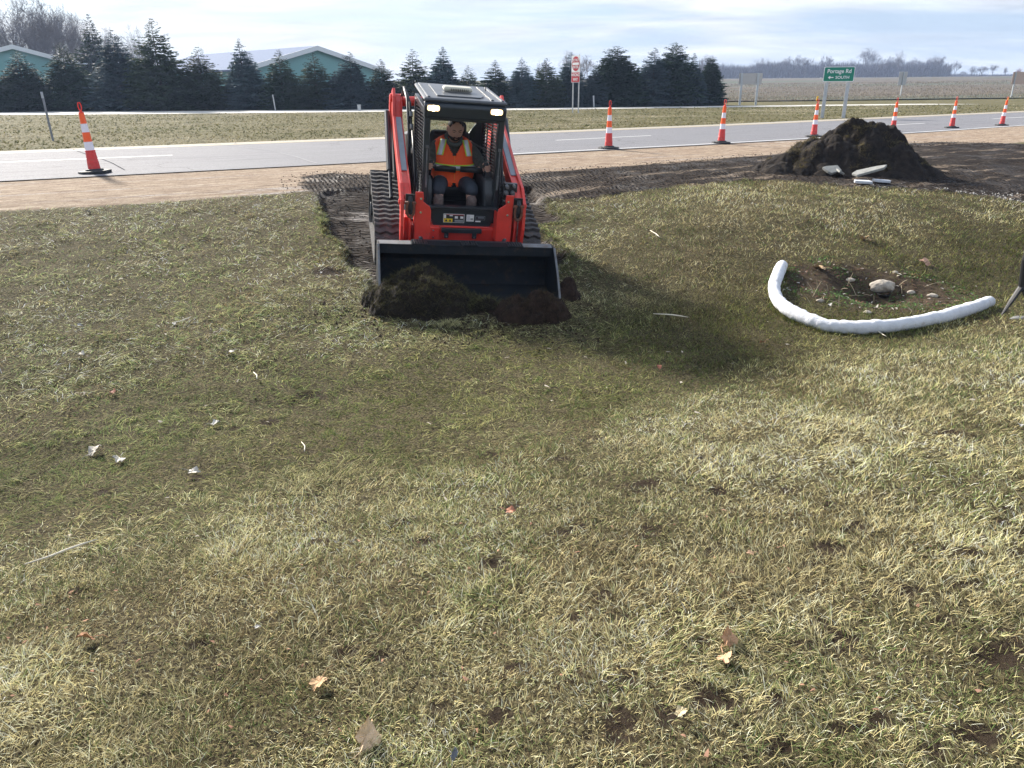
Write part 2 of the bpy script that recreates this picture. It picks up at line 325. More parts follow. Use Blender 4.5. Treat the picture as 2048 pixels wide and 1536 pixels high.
mudc = g.mix(g.mth('MULTIPLY', g.rng(g.noise(1.1, 6, .65, g.vec((.5, 1.6, 1), R(10))), .52, .60), g.rng(g.attr('cut'), -.1, .15)), mudc, (.25, .23, .215))
mudc = g.mix(g.mth('MULTIPLY', g.mth('MULTIPLY', g.rng(lg, .5, .85), g.rng(g.noise(2.5, 6, .75), .38, .6)), .65), mudc, (.115, .092, .074))
mudc = g.mix(g.mth('MULTIPLY', g.rng(g.noise(.8, 6, .7, g.vec((.4, 3, 1), -RD)), .54, .62), g.rng(g.attr('cut'), .1, -.3)), mudc, (.25, .195, .145))
gravel = g.mix(g.rng(g.vor(40, out='Color'), .2, .9), (.14, .125, .11), (.42, .40, .38))
px_ = g.n.new('ShaderNodeSeparateXYZ'); g.l.new(g.pos, px_.inputs[0])
fg = g.mth('MULTIPLY', g.rng(px_.outputs[0], 4.8, 6.2), g.rng(g.mth('ADD', g.noise(9, 5, .8), g.mth('MULTIPLY', g.attr('mud'), -.12)), .5, .58))
mudc = g.mix(fg, mudc, gravel)
far = g.mix(g.rng(g.noise(.5, 8, .7, g.vec((.5, 1.6, 1), -RD)), .4, .6), (.11, .105, .045), (.19, .165, .09))
far = g.mix(g.rng(g.noise(6, 6, .8, g.vec((.6, 2.5, 1), -RD)), .45, .62), far, (.085, .075, .04))
c = g.mix(g.rng(px_.outputs[1], 15, 19), turf, far)
c = g.mix(fd, c, g.mix(g.rng(g.noise(14, 5, .7), .4, .6), (.05, .036, .026), (.10, .075, .05)))
c = g.mix(fh, c, (.045, .033, .024)); c = g.mix(fs, c, sandc); c = g.mix(fm, c, mudc)
rgh = g.mix(g.mth('MULTIPLY', fm, g.rng(g.noise(1.1, 5, .65), .48, .60)), .92, .55)
hh = g.mth('ADD', g.mth('MULTIPLY', g.noise(38, 6, .75), .6), g.mth('MULTIPLY', g.mth('MULTIPLY', lg, fm), 1.1))
g.bump(hh, 1.0, .05)
ground = link('ground', gme, g.base(c, rgh, .06)); tag(ground, kind='structure')
# ------------------------------------------------------------ roads
def strip(name, A, B, z, mtl, kind='structure', sub=1):
    """sheet between two matching edge polylines"""
    V = []
    for a, b in zip(A, B):
        for k in range(sub+1): t = k/sub; V.append((a[0]*(1-t)+b[0]*t, a[1]*(1-t)+b[1]*t, z))
    n = sub+1; Fc = [(i*n+k, i*n+k+1, (i+1)*n+k+1, (i+1)*n+k) for i in range(len(A)-1) for k in range(sub)]
    return tag(link(name, npmesh(name, V, [Fc], smooth=True), mtl), kind=kind)
dv = np.array([math.cos(RD), math.sin(RD)]); nv = np.array([-dv[1], dv[0]])
def edge(off, s0=-90, s1=130, step=2.0):
    """line alongside the road: off metres beyond its near edge"""
    out = []
    for s in np.arange(s0, s1+.01, step):
        q = float(np.interp(s, [-60, -2, 14, 23, 30, 60, 130], [.95, .95, .85, .5, -.25, -3.0, -11]))
        out.append(dv*s+nv*(16.6-q+off))
    return out
a = NT('asphalt')
ac = a.mix(a.rng(a.noise(1.2, 7, .7, a.vec((.25, 2.2, 1), -RD)), .35, .65), (.135, .135, .146), (.180, .180, .192))
ac = a.mix(a.rng(a.vor(75, out='Color'), .3, .95), ac, (.26, .26, .275)); ac = a.mix(a.rng(a.noise(140, 3, .8), .5, .7), ac, (.09, .09, .10))
ac = a.mix(a.rng(a.noise(.7, 6, .7, a.vec((.3, 3.5, 1), -RD)), .56, .66), ac, (.14, .14, .155))
crk = a.rng(a.n.new('ShaderNodeTexVoronoi').outputs['Distance'], 0, 1)
vv = a.n.new('ShaderNodeTexVoronoi'); vv.feature = 'DISTANCE_TO_EDGE'; vv.inputs['Scale'].default_value = .32
dsv = a.n.new('ShaderNodeVectorMath'); dsv.operation = 'ADD'; a.l.new(a.pos, dsv.inputs[0])
nn_ = a.n.new('ShaderNodeTexNoise'); nn_.inputs['Scale'].default_value = 1.3; nn_.inputs['Detail'].default_value = 6; a.l.new(a.pos, nn_.inputs['Vector']); a.l.new(nn_.outputs['Color'], dsv.inputs[1]); a.l.new(dsv.outputs[0], vv.inputs['Vector'])
ac = a.mix(a.mth('MULTIPLY', a.rng(vv.outputs['Distance'], .003, .010, .6, 0), a.rng(a.noise(.25, 2), .5, .55)), ac, (.07, .07, .075))
a.bump(a.vor(75), .5, .01)
strip('road', edge(0), edge(7.35), .004, a.base(ac, .85, .15), sub=3)
def paint(name, col, worn=.5):
    p = NT(name); return p.base(p.mix(p.rng(p.noise(9, 7, .8), .62-.1*worn, .72-.1*worn), col, (.27, .27, .28)), .6, .4)
yl = paint('worn_yellow_paint', (.48, .37, .19)); wp = paint('worn_white_paint', (.56, .56, .55), .5)
strip('road_edge_line', edge(7.05), edge(7.22), .008, yl)
strip('road_shoulder', edge(7.35), edge(8.0), .003, mat('gravel_shoulder', (.33, .30, .25), .95, noise_amt=.5, noise_scale=30, bump=.4))
strip('road_edge_line', edge(.12, 8, 120), edge(.25, 8, 120), .008, wp)
def seg(p, q, w, z, mtl, name='road_marking'):
    a_, b_ = at(*p)[:2], at(*q)[:2]; d = (b_-a_)/np.linalg.norm(b_-a_); n_ = np.array([-d[1], d[0]])*w/2
    strip(name, [a_-n_, b_-n_], [a_+n_, b_+n_], z, mtl)
seg((-260, 336), (345, 311), .13, .008, wp); seg((1112, 281), (1302, 271.5), .13, .008, wp); seg((1745, 252.5), (1850, 247), .13, .008, wp); seg((1985, 238), (2110, 231), .13, .008, wp)
cr = mat('crack_filler', (.05, .05, .055), .9, spec=0); cs_ = mat('pale_crack_filler', (.30, .30, .31), .9, spec=.05)
for pts in [[(146, 299), (172, 309), (205, 319), (225, 327), (250, 341)]]:
    for p, q in zip(pts, pts[1:]): seg(p, q, .022, .0075, cr, 'road_crack')
for pts in [[(430, 288), (470, 292), (500, 297), (552, 303)], [(468, 287), (520, 294)], [(560, 306), (590, 313), (614, 321), (634, 327)], [(250, 319), (330, 317), (420, 315)]]:
    for p, q in zip(pts, pts[1:]): seg(p, q, .035, .0078, cs_, 'road_crack')
# second road (its pale shoulder is what one sees) along the spruces
nr = [at(*p)[:2] for p in [(-900, 244), (-300, 236), (0, 230.5), (350, 228), (700, 224.5), (1024, 220.5), (1300, 216.8), (1700, 211.5), (2048, 207.5), (2600, 203)]]
fr_ = [p+np.array([-.25, 1])*w for p, w in zip(nr, [7, 7, 7, 6.5, 5.5, 4.5, 3.6, 3.0, 2.8, 2.8])]
pr = NT('pale_concrete'); strip('far_road', nr, fr_, .012, pr.base(pr.mix(pr.rng(pr.noise(.5, 5), .4, .6), (.46, .44, .40), (.56, .54, .49)), .85), sub=2)
# ploughed field with stubble behind, rising slightly
f_ = NT('field_soil')
fc = f_.mix(f_.rng(f_.noise(.45, 9, .78, f_.vec((.35, 1.6, 1), R(-8))), .38, .62), (.07, .06, .048), (.18, .155, .125))
fc = f_.mix(f_.rng(f_.noise(.012, 5, .6, f_.vec((.5, 3.0, 1), R(-6))), .50, .56), fc, (.10, .115, .085))
fcx = np.linspace(-40, 420, 60); fcy = np.concatenate([np.linspace(0, 60, 20), np.linspace(70, 560, 40)])
V = []; 
for j in fcy:
    for i in fcx:
        y0 = 72+.10*i
        V.append((i+j*.15, y0+j, float(base_z(i+j*.15, y0+j))+.03+.10*noise(i, j, 3, 9)))
k = len(fcx); ii = np.arange(k*len(fcy)).reshape(len(fcy), k)
tag(link('field', npmesh('field', V, [np.stack([ii[:-1, :-1], ii[:-1, 1:], ii[1:, 1:], ii[1:, :-1]], -1).reshape(-1, 4)], smooth=True), f_.base(fc, .95, .05)), kind='structure')

# ------------------------------------------------------------ grass
def blades(P, az, Ln, lean, bend, wd, col, nseg=3):
    n = len(P); dh = np.stack([np.cos(az), np.sin(az)], 1); tw = rng.uniform(-.9, .9, n)
    sx = np.cos(az+np.pi/2+tw); sy = np.sin(az+np.pi/2+tw); side = np.stack([sx, sy, rng.uniform(-.3, .3, n)], 1)
    rows = []; p = P.copy(); cc_ = []
    for i in range(nseg+1):
        if i:
            th = lean+bend*(i-.5)/nseg; stp = Ln/nseg
            p = p+np.stack([dh[:, 0]*np.sin(th)*stp, dh[:, 1]*np.sin(th)*stp, np.cos(th)*stp], 1)
        if i < nseg:
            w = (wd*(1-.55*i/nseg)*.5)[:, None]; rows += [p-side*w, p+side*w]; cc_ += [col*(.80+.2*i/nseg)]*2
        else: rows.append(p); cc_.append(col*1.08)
    m_ = 2*nseg+1; V = np.stack(rows, 1).reshape(-1, 3); C = np.stack(cc_, 1).reshape(-1, 3); b = np.arange(n)[:, None]*m_
    Q = [b+np.array([[2*i, 2*i+1, 2*i+3, 2*i+2]]) for i in range(nseg-1)]
    T = b+np.array([[2*nseg-2, 2*nseg-1, 2*nseg]])
    return V, (np.concatenate(Q) if Q else np.zeros((0, 4), int)), T, C
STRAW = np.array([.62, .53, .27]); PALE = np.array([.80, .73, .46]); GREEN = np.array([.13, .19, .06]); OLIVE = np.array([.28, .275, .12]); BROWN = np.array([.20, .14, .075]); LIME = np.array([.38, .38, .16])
def grasscol(x, y):
    n = len(x); q = qof(x, y)
    gp = fbm(x, y, .8, 41, 4)+.35*(noise(x, y, .12, 43)-.5); bp = fbm(x, y, .6, 47, 3)
    pg = np.clip(.30+1.3*(gp-.5)-.09*sstep(12.5, 14, q), .05, .7)                    # share of green
    pg = pg+.30*sstep(13.5, 11.0, q)*sstep(2.5, -.5, x-.25*(y-8))+.25*sstep(9.8, 11, q)*sstep(13.2, 11.8, q)
    pb = np.clip(.08+1.3*(bp-.54), .02, .4)+.28*sstep(1.0, 3, x-.3*(y-8))*sstep(13, 11.5, q)   # browner on the right bank
    u = rng.random(n); v = rng.random(n); v2 = rng.random(n)
    c_ = np.where((u < pg)[:, None], np.where((v < .45)[:, None], GREEN, np.where((v < .85)[:, None], OLIVE, LIME)),
                 np.where((u < pg+pb)[:, None], BROWN*.9+.1*STRAW, np.where((v < .62)[:, None], STRAW, PALE)))
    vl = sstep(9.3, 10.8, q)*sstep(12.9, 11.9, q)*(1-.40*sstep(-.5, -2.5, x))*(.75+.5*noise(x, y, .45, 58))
    c_ = c_*(1-vl[:, None]*.62*np.array([.82, .74, 1.0])); c_ = c_*(1-.28*(sstep(7.5, 9, q)*sstep(11.5, 10.5, q)*sstep(-.2, .6, x)*sstep(4.5, 2.5, x)))[:, None]; nb_ = sstep(12.6, 14.2, q)[:, None]; c_ = c_*(1.12-.02*nb_)*(1+.55*sstep(11.6, 10.0, q)*sstep(2.5, -.5, x)*(1-.5*vl))[:, None]      # ditch moss plus painted shade, also right of loader; left bank lightened against grazing sun
    return np.clip(c_*rng.uniform(.7, 1.28, (n, 1))*(.62+.50*noise(x, y, .5, 51)+.30*noise(x, y, .17, 52))[:, None]*np.where(v2 < .32, .30, 1.22)[:, None], 0, .95)
def scatter(d0, d1, dens, xm=1.0):
    """random ground points in a sector of the lawn between two distances"""
    a_ = R(44); n = int(dens*a_*(d1*d1-d0*d0)); th = rng.uniform(-a_, a_, n)+R(1); r = np.sqrt(rng.uniform(d0*d0, d1*d1, n))
    return r*np.sin(th), r*np.cos(th)
Vs, Qs, Ts, Cs = [], [], [], []; off = 0
def addblades(x, y, ln, wd, nseg, lay, col=None, z=None, lean0=None, az=None):
    global off
    n = len(x)
    if az is None:
        flow = fbm(x, y, 1.1, 61, 2)*9.0+noise(x, y, .13, 63)*9.0
        az = flow+rng.normal(0, 1.9-1.2*lay, n)
    lean = (lean0 if lean0 is not None else (.35+.75*lay))+rng.uniform(-.25, .35, n); bend = rng.uniform(.2, 1.2, n)
    P = np.stack([x, y, (ground_z(x, y) if z is None else z)-.004], 1)
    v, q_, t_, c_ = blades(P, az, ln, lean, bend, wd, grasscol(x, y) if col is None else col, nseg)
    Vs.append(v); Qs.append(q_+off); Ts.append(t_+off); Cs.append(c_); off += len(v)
def lawnmask(x, y):
    q = qof(x, y); sm = sdist(MUD, x, y)+.12*(noise(x, y, .25, 81)-.5); ss = sdist(SAND, x, y)+.16*(noise(x, y, .3, 83)-.5)
    d_ = np.hypot((x-DRAIN[0])/1.1, (y-DRAIN[1])/.7); dens = np.clip((d_-.45)/.9, .08, 1)
    for (hx, hy), r in HOLES: dens = np.minimum(dens, np.clip((np.hypot(x-hx, (y-hy)*1.3)/(r*.8*(.6+.8*noise(x, y, .07, 19)))-.35)/.75, .08, 1))
    dens = dens*np.clip(.35+1.5*fbm(x, y, .45, 87, 3)*1.0, .3, 1)
    dens = dens*sstep(.0, -.05, sm)*sstep(.05, -.05, ss)*(q > 3.4)
    return (sm < 0) & (ss < .05) & (q > 3.5) & (rng.random(len(x)) < dens)
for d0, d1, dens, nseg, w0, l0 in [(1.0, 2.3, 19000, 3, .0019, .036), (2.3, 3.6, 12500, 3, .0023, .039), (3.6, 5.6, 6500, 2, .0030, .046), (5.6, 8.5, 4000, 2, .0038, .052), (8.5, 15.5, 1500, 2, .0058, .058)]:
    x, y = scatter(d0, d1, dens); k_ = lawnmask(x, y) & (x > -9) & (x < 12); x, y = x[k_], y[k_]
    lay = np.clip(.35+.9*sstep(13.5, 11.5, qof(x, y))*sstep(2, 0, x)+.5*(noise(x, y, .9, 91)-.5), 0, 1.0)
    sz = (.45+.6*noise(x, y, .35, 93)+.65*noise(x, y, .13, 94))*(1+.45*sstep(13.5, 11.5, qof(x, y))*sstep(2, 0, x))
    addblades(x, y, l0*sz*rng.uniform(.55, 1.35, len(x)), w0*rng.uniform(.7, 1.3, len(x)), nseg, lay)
# ragged overhanging turf along the cut
def along(poly, n, jit):
    P = np.array(poly); out = []
    per = np.hypot(*(np.roll(P, -1, 0)-P).T); pr_ = per/per.sum(); k_ = rng.choice(len(P), n, p=pr_); t_ = rng.random(n)[:, None]
    return (P[k_]*(1-t_)+np.roll(P, -1, 0)[k_]*t_+rng.normal(0, jit, (n, 2))).T
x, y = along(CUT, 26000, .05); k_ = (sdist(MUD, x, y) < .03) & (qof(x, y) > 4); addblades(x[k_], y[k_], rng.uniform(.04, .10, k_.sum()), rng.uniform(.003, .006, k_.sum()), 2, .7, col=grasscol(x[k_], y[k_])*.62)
# low weeds round the drain
n = 5000; th = rng.uniform(0, 6.28, n); r = np.sqrt(rng.random(n))*1.0; x = DRAIN[0]+1.2*r*np.cos(th); y = DRAIN[1]+.1+.75*r*np.sin(th)
k_ = noise(x, y, .22, 97) > .5; x, y = x[k_], y[k_]
addblades(x, y, rng.uniform(.02, .045, len(x)), rng.uniform(.008, .016, len(x)), 2, .7, col=np.array([.10, .20, .06])*rng.uniform(.6, 1.7, (len(x), 1)))
gm = npmesh('lawn_grass', np.concatenate(Vs), [np.concatenate(Qs), np.concatenate(Ts)], cols=np.concatenate(Cs))
BL = leafmat('grass_blade', .28, .8)
tag(link('lawn_grass', gm, BL), 'half green half straw coloured mown grass covering the banks of the ditch', 'grass', kind='stuff')
# verge between the two roads: coarser tufts
Vs, Qs, Ts, Cs = [], [], [], []; off = 0
n = 90000; t_ = rng.random(n)**1.4; a_ = rng.uniform(-44, 44, n)*R(1); r = 18+50*t_; x = r*np.sin(a_)*1.15; y = r*np.cos(a_)
s_ = x*dv[0]+y*dv[1]; qe = np.interp(s_, [-60, -2, 14, 23, 30, 60, 130], [.95, .95, .85, .5, -.25, -3.0, -11]); q = qof(x, y)
nrx = np.array(nr); yr = np.interp(x, nrx[:, 0], nrx[:, 1]); k_ = (q < qe-7.9-.25*noise(x, y, .5, 3)) & (y < yr-.15); x, y = x[k_], y[k_]
cv = (np.array([.22, .19, .095])*(noise(x, y, 2.2, 12)[:, None]) + np.array([.12, .13, .05])*(1-noise(x, y, 2.2, 12)[:, None]))*rng.uniform(.55, 1.5, (len(x), 1))
pb_ = (fbm(x, y, 2.5, 15, 3) > .60)[:, None]; cv = np.where(pb_, np.array([.42, .37, .25])*rng.uniform(.8, 1.2, (len(x), 1)), cv)
addblades(x, y, rng.uniform(.06, .15, len(x)), rng.uniform(.02, .04, len(x))*(1+.02*y), 2, .75, col=cv, z=base_z(x, y))
gm = npmesh('verge_grass', np.concatenate(Vs), [np.concatenate(Qs), np.concatenate(Ts)], cols=np.concatenate(Cs))
tag(link('verge_grass', gm, BL), 'dull winter grass on the strip between the near road and the far road', 'grass', kind='stuff')
# stubble on the field
Vs, Qs, Ts, Cs = [], [], [], []; off = 0
n = 60000; y = 70+130*rng.random(n)**1.6; x = rng.uniform(.2, .85, n)*y; y0 = 72+.1*x; k_ = y > y0+.5; x, y = x[k_], y[k_]
y = np.round(y/.75)*.75+rng.normal(0, .08, len(y))
addblades(x, y, rng.uniform(.1, .34, len(x)), rng.uniform(.05, .10, len(x))*(y/90), 1, .3, col=np.array([.24, .205, .155])*rng.uniform(.5, 1.45, (len(x), 1)), z=base_z(x, y)+.05)
gm = npmesh('corn_stubble', np.concatenate(Vs), [np.concatenate(Ts)], cols=np.concatenate(Cs))
tag(link('corn_stubble', gm, BL), 'pale broken corn stubble over the ploughed field', 'crop stubble', kind='stuff')
Vs, Qs, Ts, Cs = [], [], [], []; off = 0

# ------------------------------------------------------------ trees
BARK = mat('bark', (.10, .085, .07), .95, noise_amt=.3, bump=.3)
def spruce_mesh(seed, spread=.30, drop=.35, dens=1.0, topthin=.6, power=.85, fine=1.0):
    """unit-height conifer: whorls of boughs carrying flat sprays of needles"""
    g_ = np.random.default_rng(seed); P0, P1, Wd = [], [], []
    nz = int(58*dens); zs = np.linspace(.02, .985, nz)+g_.uniform(-.006, .006, nz)
    lob = [(g_.uniform(0, 6.28), g_.uniform(.75, 1.15)) for _ in range(5)]
    for z in zs:
        prof = spread*(1-z)**power*(1 if z > .09 else .80)
        nb = max(6, int(21*(1-z)**.45*dens)); 
        if z > topthin: nb = max(3, int(nb*.75))
        for b in range(nb):
            a_ = g_.uniform(0, 6.283); f = 1.0
            for la, lv in lob: f *= 1+(lv-1)*max(0, math.cos(a_-la))**2
            rr = prof*f*g_.uniform(.62, 1.12); rr = max(rr, .006)
            if g_.random() < .06: rr *= 1.18
            dirv = np.array([math.cos(a_), math.sin(a_), 0]); side = np.array([-dirv[1], dirv[0], 0])
            tilt = -drop*(1-z)+g_.uniform(-.12, .12)+(.5 if z > .85 else .06)
            nsp = max(7, int(rr/spread*50*fine)); 
            for k in range(nsp):
                t = g_.uniform(.06, 1.0)**.8; base = np.array([0, 0, z])+dirv*rr*t+np.array([0, 0, tilt*rr*t+.10*rr*t*t])
                ln = (.030+.045*(1-t)*(rr/spread))*(1 if z < .6 else 1-.72*(z-.6)/.4)*g_.uniform(.6, 1.3); sgn = g_.choice([-1, 1])
                dd_ = dirv*g_.uniform(.35, 1)+side*sgn*g_.uniform(.1, 1.0)+np.array([0, 0, g_.uniform(-.55, .25)]); dd_ /= np.linalg.norm(dd_)
                P0.append(base); P1.append(base+dd_*ln); Wd.append(g_.uniform(.007, .014)*(1 if z < .6 else 1-.6*(z-.6)/.4))
    P0, P1, Wd = np.array(P0), np.array(P1), np.array(Wd); n = len(P0); ax = P1-P0
    sdv = np.cross(ax, g_.normal(0, 1, (n, 3))+np.array([0, 0, .6])); sdv /= np.linalg.norm(sdv, axis=1)[:, None]+1e-9
    mid = P0+ax*.45; V = np.stack([P0, mid+sdv*Wd[:, None]*.6, P1, mid-sdv*Wd[:, None]*.6], 1).reshape(-1, 3)
    return npmesh('spruce_crown', V, [np.arange(n*4).reshape(n, 4)])
def cone_mesh(name, r, h, n=7):
    b = MB().tube([(0, 0, -.02), (0, 0, h*.5), (0, 0, h)], [r, r*.55, r*.08], n); me = bpy.data.meshes.new(name); me.from_pydata(b.v, [], b.f); return me
SP = {'d': [spruce_mesh(1, .30, .30, 1.0, .6, .88), spruce_mesh(2, .31, .25, 1.0, .6, .80), spruce_mesh(8, .30, .35, 1.1, .6, .78)],
      'b': [spruce_mesh(3, .30, .42, 1.15, .8, .88), spruce_mesh(4, .31, .38, 1.1, .8, .95)],
      's': [spruce_mesh(5, .30, .15, .95, .50, .85), spruce_mesh(6, .30, .20, 1.0, .55, .78)],
      'a': [spruce_mesh(7, .30, .30, 1.35, .9, .60, 1.2)]}
TM = {'d': leafmat('green_needles', .15, .6, (.044, .074, .042)), 'b': leafmat('blue_needles', .15, .6, (.074, .114, .118)), 's': leafmat('olive_needles', .15, .6, (.052, .076, .042)), 'a': leafmat('dark_needles', .15, .6, (.032, .058, .036))}
trk = cone_mesh('spruce_trunk', .014, .93)
far_x = np.array([p[0] for p in fr_]); far_y = np.array([p[1] for p in fr_])
def conifer(px, top, half, kind, label, back=0, group='evergreens in a row beyond the far road', v=None):
    # base stands just beyond the far road
    d = 60.0
    for i in range(20):
        xx = (px-1024)/F*(d*math.cos(PITCH)+.5); d = float(np.interp(xx, far_x, far_y))+1.6+back
    xx = (px-1024)/F*(d*math.cos(PITCH)+.5); z0 = float(base_z(xx, d)); ry = pray(px, top); hgt = H+ry[2]/ry[1]*d-z0
    zc_ = d*math.cos(PITCH); rad = half/F*zc_
    o = empty('spruce_tree', (xx, d, z0), rng.uniform(0, 6.28), label, 'tree', group)
    me = SP[kind][rng.integers(len(SP[kind])) if v is None else v]
    if not me.materials: me.materials.append(TM[kind])
    s_ = rad/(.262)
    for nm, mm, mt in (('crown', me, TM[kind]), ('trunk', trk, BARK)):
        c_ = link(nm, mm, mt, o); c_.scale = (s_, s_, hgt)
    return o
rowt = [(-4, 128, 60, 'd', 'dark green spruce cut off by the left edge of the picture'),
 (62, 100, 66, 'd', 'broad dark green spruce standing before the teal gable farthest left'),
 (150, 84, 62, 'd', 'green spruce just right of the leftmost teal gable, ragged pointed top'),
 (254, 58, 72, 'b', 'tall bluish spruce with drooping layered boughs, in front of the bare woods'),
 (333, 34, 72, 's', 'tallest spruce of the row, thin open top, right of the small pale bare tree'),
 (415, 92, 68, 's', 'bushy spruce with a sparse rounded top, between the tallest spruce and a blue pointed one'),
 (497, 76, 62, 'b', 'blue-grey pointed spruce left of the large teal barn roof'),
 (572, 98, 58, 'd', 'green spruce with a bare spike on top, in front of the large barn roof slope'),
 (640, 104, 64, 's', 'round-topped green spruce right in front of the large barn gable'),
 (710, 102, 58, 'b', 'blue spruce over the right eave of the large teal barn'),
 (771, 117, 44, 's', 'small open spruce between the large barn and the loader cab'),
 (833, 97, 56, 's', 'spruce with spreading bare twigs rising behind the loader cab roof at its left'),
 (893, 92, 52, 'b', 'neat blue spruce rising straight behind the amber light bar of the loader'),
 (941, 130, 48, 's', 'short thin-topped spruce behind the right part of the loader cab'),
 (995, 119, 54, 'd', 'green spruce with wispy top just right of the loader cab'),
 (1047, 114, 48, 'b', 'blue-green pointed spruce midway between loader and red sign'),
 (1095, 115, 46, 's', 'dark narrow spruce immediately left of the red sign'),
 (1143, 104, 50, 'b', 'bluish spruce directly behind the red sign'),
 (1190, 136, 44, 'b', 'low bluish spruce just right of the red sign'),
 (1230, 92, 66, 'a', 'wide dense dark evergreen right of the red sign, smooth conical outline'),
 (1307, 94, 56, 'b', 'silvery blue spruce between two dark dense evergreens'),
 (1347, 85, 56, 'a', 'tall dense dark evergreen near the right end of the row'),
 (1385, 105, 42, 'b', 'slim bluish spruce second from the right end of the row'),
 (1418, 111, 34, 'a', 'dark evergreen closing the right end of the row by the field')]
for k, (px, tp, hf, kd, lb) in enumerate(rowt): conifer(px, tp, hf, kd, lb, back=rng.uniform(-.2, 1.6))
conifer(212, 26, 56, 's', 'tall evergreen with layered horizontal boughs standing behind the row among bare trees', back=34, group='evergreens farther back')

def bare_mesh(seed, up_=.55, n0=5, fork=3, depth=5, spread=.55, fine=True):
    """unit-height leafless tree"""
    g_ = np.random.default_rng(seed); b = MB(); tw0, tw1, tw = [], [], []
    def grow(p, d, ln, r, dep):
        q = p+d*ln*.5+g_.normal(0, .05, 3)*ln; e = q+(d+g_.normal(0, .12, 3))*ln*.5
        if dep >= 2: b.tube([p, q, e], [r, r*.8, r*.6], 4 if dep > 3 else 3, cap=False)
        else:
            tw0.extend([p, q]); tw1.extend([q, e]); tw.extend([r, r*.7])
        if dep == 0: return
        for k in range(fork+(g_.random() < .5)):
            nd = d+g_.normal(0, spread, 3)+np.array([0, 0, up_*.35]); nd /= np.linalg.norm(nd)
            grow(p+(e-p)*g_.uniform(.45, 1.0), nd, ln*g_.uniform(.58, .82), r*.55, dep-1)
    p = np.array([0, 0, -.02]); b.tube([p, (0, 0, .28)], [.016, .012], 5, cap=False)
    for k in range(n0):
        a_ = k*6.283/n0+g_.uniform(-.4, .4); s_ = g_.uniform(.15, .6); d = np.array([math.cos(a_)*s_, math.sin(a_)*s_, 1.0]); d /= np.linalg.norm(d)
        grow(np.array([0, 0, g_.uniform(.16, .34)]), d, g_.uniform(.24, .32), .0085, depth)
    tw0, tw1, tw = np.array(tw0), np.array(tw1), np.array(tw); ax = tw1-tw0; sd_ = np.cross(ax, g_.normal(0, 1, ax.shape)); sd_ /= np.linalg.norm(sd_, axis=1)[:, None]+1e-9
    V2 = np.stack([tw0-sd_*.0018, tw0+sd_*.0018, tw1], 1).reshape(-1, 3)
    V1 = np.array(b.v); s_ = V1[:, 2].max(); s_ = max(s_, V2[:, 2].max()); Fq = np.array([f for f in b.f if len(f) == 4])
    return npmesh('bare_branches', np.concatenate([V1, V2])/s_, [Fq, np.arange(len(V2)).reshape(-1, 3)+len(V1)])
BM = [bare_mesh(11), bare_mesh(12, spread=.45), bare_mesh(13, up_=.8, spread=.4), bare_mesh(14, up_=.3, spread=.65)]
btr = cone_mesh('bare_trunk', .020, .34)
TW = mat('grey_twigs', (.165, .15, .145), .9, spec=.05); TW2 = mat('rusty_twigs', (.24, .11, .08), .9)
def bare(px, top, dist, label, group, w=1.0, v=None, base=None, mt=TW):
    zc_ = dist*math.cos(PITCH); xx = (px-1024)/F*zc_; z0 = float(base_z(xx, dist)); ry = pray(px, top-(14 if dist < 135 and px < 260 else 0)); hgt = H+ry[2]/ry[1]*dist-z0
    o = empty('bare_tree', (xx, dist, z0), rng.uniform(0, 6.28), label, 'tree', group); k_ = rng.integers(4) if v is None else v
    for nm, me, m_ in (('branches', BM[k_], mt), ('trunk', btr, TW)):
        c_ = link(nm, me, None, o)
        if not me.materials: me.materials.append(m_)
        if mt is not TW and nm == 'branches': c_.data = me.copy(); c_.data.materials.clear(); c_.data.materials.append(mt)
        c_.scale = (hgt*w, hgt*w, hgt)
for px, tp, d, w in [(-30, 0, 112, .8), (20, 22, 118, .7), (52, -2, 108, .8), (78, 6, 114, .8), (100, -4, 104, .9), (128, 12, 120, .7), (150, 20, 110, .7), (178, 32, 116, .7), (240, 60, 122, .6), (5, 50, 130, .8), (120, 45, 128, .9), (185, 48, 125, .8)]:
    bare(px, tp, d, 'leafless grey tree in the crowded bare woods behind the leftmost teal gable', 'bare trees of the wood at the far left', w)
bare(294, 46, 105, 'pale rounded leafless tree alone between two tall spruces at the left', 'bare trees behind the evergreen row', .8, 3)
bare(1137, 98, 120, 'wispy bare crown showing above the spruce behind the red sign', 'bare trees behind the evergreen row', .8, 0)
bare(1172, 106, 150, 'faint bare crown just right of the red sign, between spruce tops', 'bare trees behind the evergreen row', 1.0, 1)
bare(1088, 120, 150, 'faint bare crown left of the red sign between two spruce tops', 'bare trees behind the evergreen row', .8, 2)
bare(1410, 106, 260, 'hazy bare tree showing behind the last dark evergreen of the row', 'bare trees behind the evergreen row', .8, 1)
tx = [1430, 1500, 1550, 1600, 1680, 1745, 1790, 1820, 1860, 1890]; ty = [118, 124, 111, 120, 116, 104, 103, 108, 112, 126]
for i, px in enumerate(np.linspace(1424, 1890, 40)):
    bare(px+rng.uniform(-5, 5), float(np.interp(px, tx, ty))-5+rng.uniform(-10, 27), 420+rng.uniform(-25, 35), 'hazy leafless tree within the long wood at the far edge of the field', 'bare trees massed along the far edge of the field', rng.uniform(.8, 1.25))
